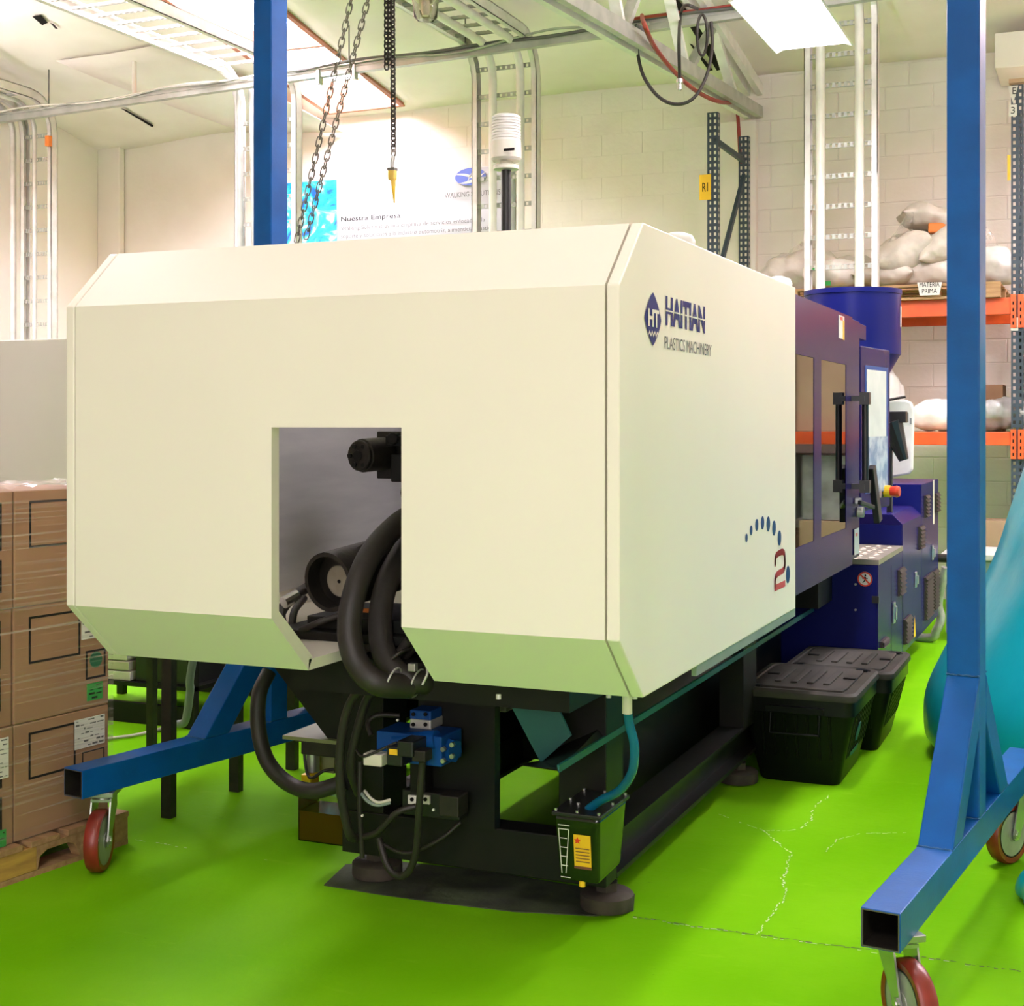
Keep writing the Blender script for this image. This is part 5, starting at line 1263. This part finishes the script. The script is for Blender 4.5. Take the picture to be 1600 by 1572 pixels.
# next bay, mirrored in the gate's panes
k = 0
for (x0, x1, z0, z1, mm) in [(-0.55, 0.12, ZL, 2.27, kraft_pale), (0.14, 0.72, ZL, 2.2, kraft_pale), (0.74, 1.55, ZL, 2.1, kraft_pale), (-0.5, 0.1, 0.0, 0.72, kraft_pale), (0.14, 0.8, 0.0, 0.6, kraft), (0.84, 1.5, 0.0, 0.7, kraft_pale)]:
    carton('carton', 'carton in the rack bay to the right of the picture', (x0, 11.1, z0), (x1, 11.9, z1), mm, 'cartons in the next rack bay'); k += 1
for i in range(2):
    carton('wrapped_goods', 'grey wrapped goods in the rack bay to the right of the picture', (-0.48 + 0.62 * i, 11.12, 0.725), (0.08 + 0.62 * i, 11.9, 1.24), sack_g, 'wrapped goods in the next rack bay')

# grey-green unit at the foot of the rack, behind the machine
a = on_y(1466, 870, 9.95); gg = thing('pump_cabinet', 'grey-green metal cabinet on the floor behind the end of the machine', 'cabinet', (-0.75, 10.2, 0))
B().box((-1.05, 9.98, 0.05), (-0.42, 10.6, 0.56)).done('body', grey_green, gg, bevel=0.008); B().box((-1.08, 9.95, 0.56), (-0.40, 10.62, 0.60)).done('top', mat('pale_top', (0.5, 0.5, 0.45), 0.5), gg, bevel=0.006)
B().box((-1.03, 9.99, 0.0), (-0.44, 10.58, 0.05)).done('plinth', ink, gg); B().box((-1.05, 9.974, 0.40), (-0.42, 9.98, 0.41)).done('seam', ink_grey, gg)
q = on_y(1468, 872, 9.94); B().cyl(q + Vector((-0.04, 0, 0)), q + Vector((0.06, 0, 0)), 0.03, 14).cyl(q + Vector((-0.04, 0, 0)), q + Vector((-0.02, 0, 0)), 0.045, 8).done('pipe_union', iron, gg)
tag(B().tube(curve([Vector((-1.03, 9.80, 0.52)), on_y(1466, 940, 9.83), on_y(1470, 965, 9.83), on_y(1463, 985, 9.82), Vector((-1.15, 9.84, 0.03)), Vector((-1.5, 9.95, 0.03))], 6), 0.03, 10).done('drain_hose', sack_g, smooth=60), 'grey corrugated hose curving to the floor at the end of the machine', 'hose')
carton('carton', 'flattened tan carton leaning low behind the blue post', (-0.98, 11.2, 0.0), (-0.62, 11.5, 0.75), kraft_pale)

# ================================================================ TOTES
def tote(label, x0, x1, y0, y1, h, print_=False):
    t = thing('storage_tote', label, 'storage box', ((x0 + x1) / 2, (y0 + y1) / 2, 0), 0)
    tp = 0.075; r = 0.04; zt = h - 0.045
    def ringp(ins, z, rr=r, n=4):
        P = []
        for cx, cy, a0 in ((x1 - ins - rr, y0 + ins + rr, -PI / 2), (x1 - ins - rr, y1 - ins - rr, 0), (x0 + ins + rr, y1 - ins - rr, PI / 2), (x0 + ins + rr, y0 + ins + rr, PI)):
            for k in range(n + 1):
                a = a0 + PI / 2 * k / n; P.append(Vector((cx + rr * math.cos(a), cy + rr * math.sin(a), z)))
        return P
    def loft(rs):
        b = B(); n = len(rs[0]); b.v = [Vector(v) for rr in rs for v in rr]
        for i in range(len(rs) - 1): b.f += [(i * n + k, i * n + (k + 1) % n, (i + 1) * n + (k + 1) % n, (i + 1) * n + k) for k in range(n)]
        b.f.append(tuple(range(n - 1, -1, -1))); b.f.append(tuple((len(rs) - 1) * n + k for k in range(n))); return b
    loft([ringp(tp + 0.006, 0.0), ringp(tp, 0.01), ringp(0.012, zt - 0.06), ringp(0.004, zt - 0.06), ringp(0.004, zt)]).done('body', tote_m, t, smooth=35)
    loft([ringp(-0.004, zt + 0.001), ringp(-0.006, zt + 0.008), ringp(-0.004, h - 0.018), ringp(0.006, h - 0.008), ringp(0.026, h - 0.008), ringp(0.03, h - 0.014)]).done('lid', tote_lid, t, smooth=35)
    rim = B(); cx, cy = (x0 + x1) / 2, (y0 + y1) / 2
    W, D = x1 - x0, y1 - y0
    # raised lid panel with moulded slots
    rim.prism([(x0 + W * 0.12, y0 + 0.05), (x1 - W * 0.12, y0 + 0.05), (x1 - 0.05, y0 + D * 0.2), (x1 - 0.05, y1 - D * 0.2), (x1 - W * 0.12, y1 - 0.05), (x0 + W * 0.12, y1 - 0.05), (x0 + 0.05, y1 - D * 0.2), (x0 + 0.05, y0 + D * 0.2)], 'z', h - 0.014, h - 0.004)
    lp = rim.done('lid_panel', tote_lid, t, bevel=0.004)
    for k in range(4):
        xx = x0 + W * (0.26 + 0.14 * k); b = B(); b.box((xx, y0 + D * 0.22, h - 0.004), (xx + W * 0.06, y0 + D * 0.72, h + 0.004)).done('lid_rib', tote_lid, lp, bevel=0.004)
    for xx in (x0 + 0.06, x1 - 0.10): B().box((xx, cy - 0.01, h - 0.004), (xx + 0.05, cy + 0.012, h + 0.001)).done('lid_slot', ink, lp)
    for xx, yy in ((x0 + 0.04, y0 + 0.04), (x1 - 0.09, y1 - 0.08)): B().box((xx, yy, h - 0.012), (xx + 0.05, yy + 0.035, h - 0.003)).done('lid_latch', tote_m, lp)
    # vertical ribs on front and side
    zb = 0.10; zr = zt - 0.066
    ins = lambda z: tp + (0.012 - tp) * (z - 0.01) / (zt - 0.07)
    for k in range(9):
        yy = y0 + 0.10 + (D - 0.22) * k / 8; p = 0.007; i0, i1 = x1 - ins(zb), x1 - ins(zr)
        B().add([(i0 - .004, yy, zb), (i0 - .004, yy + .016, zb), (i1 - .004, yy + .018, zr), (i1 - .004, yy - .002, zr),
                 (i0 + p, yy + .003, zb + .012), (i0 + p, yy + .013, zb + .012), (i1 + p, yy + .014, zr), (i1 + p, yy + .002, zr)],
                [(4, 5, 6, 7), (0, 1, 5, 4), (1, 2, 6, 5), (3, 0, 4, 7)]).done('rib', tote_m, t)
    for k in range(7):
        xx = x0 + 0.10 + (W - 0.21) * k / 6; p = 0.006; i0, i1 = y0 + ins(zb), y0 + ins(zr)
        B().add([(xx, i0 + .004, zb), (xx + .012, i0 + .004, zb), (xx + .014, i1 + .004, zr), (xx - .002, i1 + .004, zr),
                 (xx + .003, i0 - p, zb + .012), (xx + .010, i0 - p, zb + .012), (xx + .011, i1 - p, zr), (xx + .001, i1 - p, zr)],
                [(4, 5, 6, 7), (0, 1, 5, 4), (1, 2, 6, 5), (3, 0, 4, 7)]).done('rib', tote_m, t)
    b = B()
    b = B(); b.tube([(cx - 0.10, y0 - 0.002, zt - 0.06), (cx - 0.10, y0 - 0.014, zt - 0.14), (cx + 0.10, y0 - 0.014, zt - 0.14), (cx + 0.10, y0 - 0.002, zt - 0.06)], 0.007, 8); b.box((cx - 0.12, y0 - 0.012, zt - 0.055), (cx + 0.12, y0 + 0.01, zt - 0.03)); b.done('handle', tote_m, t, bevel=0.002)
    if print_:
        zc = h * 0.50; nx = Vector((1, 0, (0.012 - tp) / (zt - 0.07))).normalized(); up = Vector((-nx.z, 0, nx.x))
        q = Vector((x1 - ins(zc) + 0.009, y0 + D * 0.36, zc))
        B().cyl(q, q + nx * 0.001, 0.042, 20).done('print', mat('tote_print', (0.0, 0.12, 0.15), 0.5), t)
        q2 = Vector((x1 - ins(zc - 0.09) + 0.0095, y0 + D * 0.20, zc - 0.09)); bq = B(); plate(bq, q2, U, up, 0.19, 0.022, 0.001); bq.done('print', MATS['tote_print'], t)
    return t
tote('black lidded storage box standing nearest, in front of the other tote', -1.44, -0.955, 5.72, 6.36, 0.405, True)
tote('black lidded storage box standing behind, its lid further under the machine gate', -1.40, -0.905, 6.41, 7.03, 0.385)

# ================================================================ TURQUOISE BAGS
def blob(name, label, c, prof, seed, m, lump=0.035):
    b = B(); n = 64
    prof = [(p.x, p.y) for p in curve([(r, z, 0) for r, z in prof], 4)]
    for r, z in prof:
        for k in range(n):
            a = 2 * PI * k / n; v = Vector((r * math.cos(a), r * math.sin(a), z))
            f = 1 + lump * (noise.noise(Vector((2.2 * math.cos(a), 2.2 * math.sin(a), z * 2.0 + seed))) + 0.6 * noise.noise(Vector((6 * math.cos(a), 6 * math.sin(a), z * 1.1 + seed))))
            b.v.append(Vector(c) + Vector((v.x * f, v.y * f, z)))
    for i in range(len(prof) - 1): b.f += [(i * n + k, i * n + (k + 1) % n, (i + 1) * n + (k + 1) % n, (i + 1) * n + k) for k in range(n)]
    b.f.append(tuple(range(n - 1, -1, -1))); b.f.append(tuple((len(prof) - 1) * n + k for k in range(n)))
    return tag(b.done(name, m, smooth=60), label, 'bag')
blob('film_bag', 'large turquoise plastic bag bulging in from the right edge behind the gantry leg', (0.567, 6.776, 0), [(1.22, 0.0), (1.35, 0.06), (1.375, 0.18), (1.345, 0.33), (1.22, 0.55), (1.083, 0.82), (0.99, 1.08), (0.925, 1.30), (0.83, 1.60), (0.72, 1.80), (0.5, 1.93), (0.2, 1.98), (0.04, 1.985)], 3.0, teal)
blob('film_bag', 'small dark turquoise bag corner on the floor below the rear castor', (-0.10, 4.66, 0), [(0.12, 0.0), (0.17, 0.02), (0.16, 0.08), (0.10, 0.13), (0.03, 0.15)], 5.0, teal, 0.12)

# ================================================================ PALLET OF CARTONS, LEFT
pa = math.radians(7.2)
Pe = Vector((-3.216, 4.01, 0))                       # far right corner of the pallet on the floor
PD = Vector((-math.sin(pa), -math.cos(pa), 0))       # along the side, towards the viewer
PN = Vector((-math.cos(pa), math.sin(pa), 0))        # into the pallet
PM = Matrix(((PD.x, PN.x, 0, Pe.x), (PD.y, PN.y, 0, Pe.y), (0, 0, 1, 0), (0, 0, 0, 1)))   # s towards viewer, t inwards, z
plt = thing('pallet', 'worn wooden pallet on the floor under the wrapped cartons', 'pallet', Pe)
for tt in (0.0, 0.45, 0.90):
    B().box((0.0, tt, 0.0), (1.1, tt + 0.10, 0.018), PM).done('bottom_board', wood, plt)
    for s0, s1, mm in ((0.0, 0.13, wood_y), (0.50, 0.62, wood), (0.62, 1.1, wood_y)):
        if tt == 0.0: continue
        B().box((s0, tt, 0.018), (s1 if tt == 0 else s0 + 0.13, tt + 0.10, 0.098), PM).done('block', mm, plt, bevel=0.003)
B().prism([(0, .018), (.22, .018), (.24, .06), (.27, .075), (.36, .075), (.39, .06), (.40, .018), (.405, .018), (.405, .098), (0, .098)], 'y', 0.0, 0.045, PM).done('stringer', wood, plt, bevel=0.002)
B().box((0.405, 0.0, 0.018), (1.1, 0.05, 0.098), PM).done('stringer', wood_y, plt, bevel=0.003)
for k in range(7): B().box((0.0 + 0.155 * k, -0.004, 0.098), (0.12 + 0.155 * k, 1.0, 0.118), PM).done('top_board', wood, plt, bevel=0.002)
CZ, CHH = 0.121, 0.383
S0 = 0.06
cw = 0.41
def pcarton(r, c, label):
    s0 = S0 + c * (cw + 0.006); s1 = s0 + cw; z0 = CZ + r * (CHH + 0.002); z1 = z0 + CHH; t0 = 0.03 + random.uniform(0, 0.008)
    t = thing('carton', label, 'carton', PM @ Vector(((s0 + s1) / 2, 0.3, z0)))
    B().box((s0, t0, z0), (s1, t0 + 0.58, z1), PM).done('box', kraft, t, bevel=0.004)
    if c < 2:
        def fr(sa, sb, za, zb, th=0.0075):
            b = B()
            for (a, d, e, f) in ((sa, sb, za, za + th), (sa, sb, zb - th, zb), (sa, sa + th, za, zb), (sb - th, sb, za, zb)):
                b.box((a, t0 - 0.0015, e), (d, t0 + 0.001, f), PM)
            b.done('printed_frame', ink, t)
        def lb(sa, sb, za, zb, m, lines=True):
            o = B().box((sa, t0 - 0.003, za), (sb, t0 - 0.0005, zb), PM).done('label', m, t)
            if lines:
                b = B(); n = max(2, int((zb - za) / 0.014))
                for k in range(n):
                    z = za + (zb - za) * (k + 0.4) / n
                    cur = sa + 0.006
                    while cur < sb - 0.01:
                        w = random.uniform(0.006, 0.03); e = min(cur + w, sb - 0.004)
                        if random.random() < 0.55: b.box((cur, t0 - 0.0036, z), (e, t0 - 0.003, z + 0.004 * random.choice((0.6, 1, 1.6))), PM)
                        cur = e + 0.006
                if b.v: b.done('label_print', ink_grey if m is paper else ink, o)
        # s runs towards the viewer, so the far (right) side of each carton is its small s
        up = z0 + CHH * 0.50
        if c == 0:
            fr(s0 + 0.13 + (0.0 if r else 0.02), s1 - 0.06, up, z1 - 0.035)
            if r == 0: lb(s0 + 0.02, s0 + 0.155, up + 0.06, z1 - 0.03, paper); fr(s0 + 0.02, s0 + 0.12, up - 0.02, up + 0.045, 0.004)
            if r == 1:
                lb(s0 + 0.05, s0 + 0.125, up + 0.05, z1 - 0.05, paper)
                fr(s0 + 0.015, s0 + 0.105, z0 + 0.10, z0 + 0.20); b = B(); q0 = PM @ Vector((s0 + 0.06, t0 - 0.001, z0 + 0.165)); b.cyl(q0, q0 - PN * 0.002, 0.028, 20); b.done('round_label', mat('dark_green_dot', (0.01, 0.13, 0.05), 0.6), t)
                lb(s0 + 0.03, s0 + 0.10, z0 + 0.025, z0 + 0.085, green_lab)
        else:
            fr(s0 + 0.045, s0 + 0.33, up, z1 - 0.035); fr(s0 + 0.045, s0 + 0.30, z0 + 0.055, up - 0.03)
            if r == 0: lb(s0 + 0.02, s0 + 0.18, up + 0.03, z1 - 0.03, paper); lb(s0 + 0.03, s0 + 0.11, z0 + 0.0, z0 + 0.055, green_lab)
            if r == 1: lb(s0 + 0.07, s0 + 0.2, up + 0.02, z1 - 0.10, paper); lb(s0 + 0.05, s0 + 0.13, z0 + 0.03, z0 + 0.095, green_lab)
            if r == 2: lb(s0 + 0.06, s0 + 0.16, z0 + 0.0, z0 + 0.06, green_lab)
    return t
nm = ['bottom', 'middle', 'top']
cart = []
for r in range(3):
    for c in range(3):
        l = {0: 'brown carton in the %s row of the wrapped stack, far column beside the machine', 1: 'brown carton in the %s row of the wrapped stack, near column at the left edge', 2: 'brown carton in the %s row of the wrapped stack, column beyond the left edge'}[c] % nm[r]
        cart.append(pcarton(r, c, l))
zt = CZ + 3 * (CHH + 0.002)
# loose labels stuck outside the film
b = B(); b.add([PM @ Vector(v) for v in [(S0 + cw + 0.095, 0.012, 0.83), (S0 + cw + 0.20, 0.012, 0.84), (S0 + cw + 0.20, 0.010, 0.93), (S0 + cw + 0.085, 0.006, 0.945)]], [(0, 1, 2, 3)])
lo = b.done('paper_slip', paper); lo.modifiers.new('t', 'SOLIDIFY').thickness = 0.0008; tag(lo, 'loose white paper slip stuck on the film of the wrapped cartons', 'label')
text('lettering', '2', PM @ Vector((S0 + cw + 0.150, 0.006, 0.905)), -PD, V, 0.012, 0.018, ink, lo)
# stretch film round the stack with ragged top
b = B(); ss = [S0 - 0.006 + 0.02 * k for k in range(65)]; 
sw = thing('stretch_wrap', 'clear stretch film wound round the stack of cartons', 'film', PM @ Vector((0.5, 0.3, CZ)))
b = B(); cols = []
pathp = [(S0 - 0.010, 0.62)] + [(S0 - 0.010, 0.02)] + [(s_, 0.018) for s_ in ss[1:]]
for (s_, t_) in pathp:
    top = zt + 0.02 + 0.02 * noise.noise(Vector((s_ * 14, 0, 0)))
    for z in (0.10, 0.5, 0.9, zt - 0.02, top): cols.append(PM @ Vector((s_, t_ + 0.002 * noise.noise(Vector((s_ * 8, z * 5, 0))), z)))
for i in range(len(pathp) - 1):
    for j in range(4): b.f.append((i * 5 + j, (i + 1) * 5 + j, (i + 1) * 5 + j + 1, i * 5 + j + 1))
b.v = cols; b.done('film', wrap_m, sw, smooth=60)
b = B(); n1, n2 = 60, 8
for i in range(n1 + 1):
    for j in range(n2 + 1):
        s_ = S0 - 0.01 + 1.26 * i / n1; t_ = 0.018 + 0.25 * j / n2
        b.v.append(PM @ Vector((s_, t_, zt + 0.012 + 0.022 * abs(noise.noise(Vector((s_ * 16, t_ * 20, 3)))) + 0.012 * noise.noise(Vector((s_ * 40, t_ * 40, 7))))))
for i in range(n1):
    for j in range(n2): b.f.append((i * (n2 + 1) + j, (i + 1) * (n2 + 1) + j, (i + 1) * (n2 + 1) + j + 1, i * (n2 + 1) + j + 1))
b.done('crumpled_top', wrap_clear, sw, smooth=70)

# ================================================================ LEFT BACKGROUND
pb = thing('partition_board', 'beige freestanding board behind the wrapped cartons', 'panel', (-8.0, 8.0, 0))
B().box((-9.6, 7.97, 0.06), (-6.72, 8.03, 2.105)).done('panel', panel_beige, pb, bevel=0.004)
for x in (-9.4, -6.9): B().box((x, 7.8, 0.0), (x + 0.06, 8.2, 0.06)).done('foot', iron, pb)

wt = thing('work_table', 'black steel table frame in the shadow behind the left gantry leg', 'table', (-3.6, 4.75, 0))
for x, y in ((-3.29, 4.34), (-3.272, 4.757), (-3.255, 5.153), (-4.0, 4.34), (-4.0, 5.153)):
    B().beam((x, y, 0), (x + 0.004, y, 0.86), 0.045 if x > -3.9 else 0.035, 0.035, (0, 1, 0)).done('leg', iron, wt)
B().box((-4.05, 4.3, 0.86), (-3.22, 5.2, 0.89)).done('table_top', iron, wt, bevel=0.003)
for y in (4.36, 5.13): B().beam((-4.0, y, 0.70), (-3.29, y, 0.70), 0.02, 0.03).done('rail', iron, wt)
sh = thing('dark_shelf', 'low black shelf unit with papers in the shadow left of the machine', 'shelf', (-4.55, 5.9, 0))
for x in (-5.05, -4.15):
    for y in (5.62, 6.2): B().box((x, y, 0), (x + 0.04, y + 0.04, 1.05)).done('upright', black_paint, sh)
for z in (0.185, 0.62, 1.03): B().box((-5.05, 5.62, z), (-4.11, 6.24, z + 0.02)).done('shelf_board', black_paint, sh)
B().box((-5.04, 5.63, 0.0), (-4.12, 5.66, 0.10)).done('shade_board', black_paint, sh)  # added dark strip standing in for the black shade under the shelf
B().box((-5.05, 6.22, 0.25), (-4.11, 6.24, 1.03)).done('back_panel', black_paint, sh)
B().box((-4.49, 5.66, 0.206), (-4.16, 6.2, 0.60)).done('drawer_unit', black_plastic, sh)
dc_ = thing('dark_filler', 'plain black box added to fill the dark behind the table frame', 'cabinet', (-4.0, 6.7, 0))  # made-up black block, keeps the bright floor behind from showing
B().box((-4.95, 6.42, 0.10), (-3.1, 7.0, 1.05)).done('body', black_paint, dc_, bevel=0.005); B().box((-4.93, 6.44, 0.0), (-3.12, 6.98, 0.10)).done('plinth', black_plastic, dc_)
for k in range(3): B().box((-4.92 + 0.61 * k, 6.405, 0.13), (-4.34 + 0.61 * k, 6.42, 1.02)).done('door', black_plastic, dc_, bevel=0.003)
for k in range(4):
    z = 0.206 + 0.05 * k
    tag(B().box((-4.82 + 0.01 * k, 5.64, z), (-4.51 - 0.01 * k, 5.95, z + 0.044)).done('paper_stack', sack_m if k % 2 else paper, bevel=0.004), ['tan paper bundle lowest in the pile on the dark shelf', 'grey paper bundle second from below in the pile on the dark shelf', 'tan paper bundle second from above in the pile on the dark shelf', 'grey paper bundle on top of the pile on the dark shelf'][k], 'papers')
tag(B().box((-4.6, 5.68, 0.642), (-4.2, 6.1, 0.98)).done('storage_box', black_plastic, bevel=0.01), 'black box on the middle board of the dark shelf', 'box')
tag(B().tube(curve([Vector((-3.62, 5.05, 0.90)), Vector((-3.55, 5.02, 1.0)), on_y(300, 1040, 4.95), on_y(297, 1080, 4.95), on_y(290, 1125, 4.95), on_y(278, 1132, 4.95)], 6), 0.018, 8).done('conduit', grey_green, smooth=60), 'grey flexible conduit hanging under the table beside the gantry brace', 'pipe')
tag(B().tube(curve([on_z(165, 1155, 0.012), on_z(215, 1148, 0.012), on_z(262, 1136, 0.012), on_z(300, 1126, 0.012)], 6), 0.008, 6).done('floor_cable', sack_m, smooth=60), 'thin pale cable lying on the floor behind the carton pallet', 'cable')
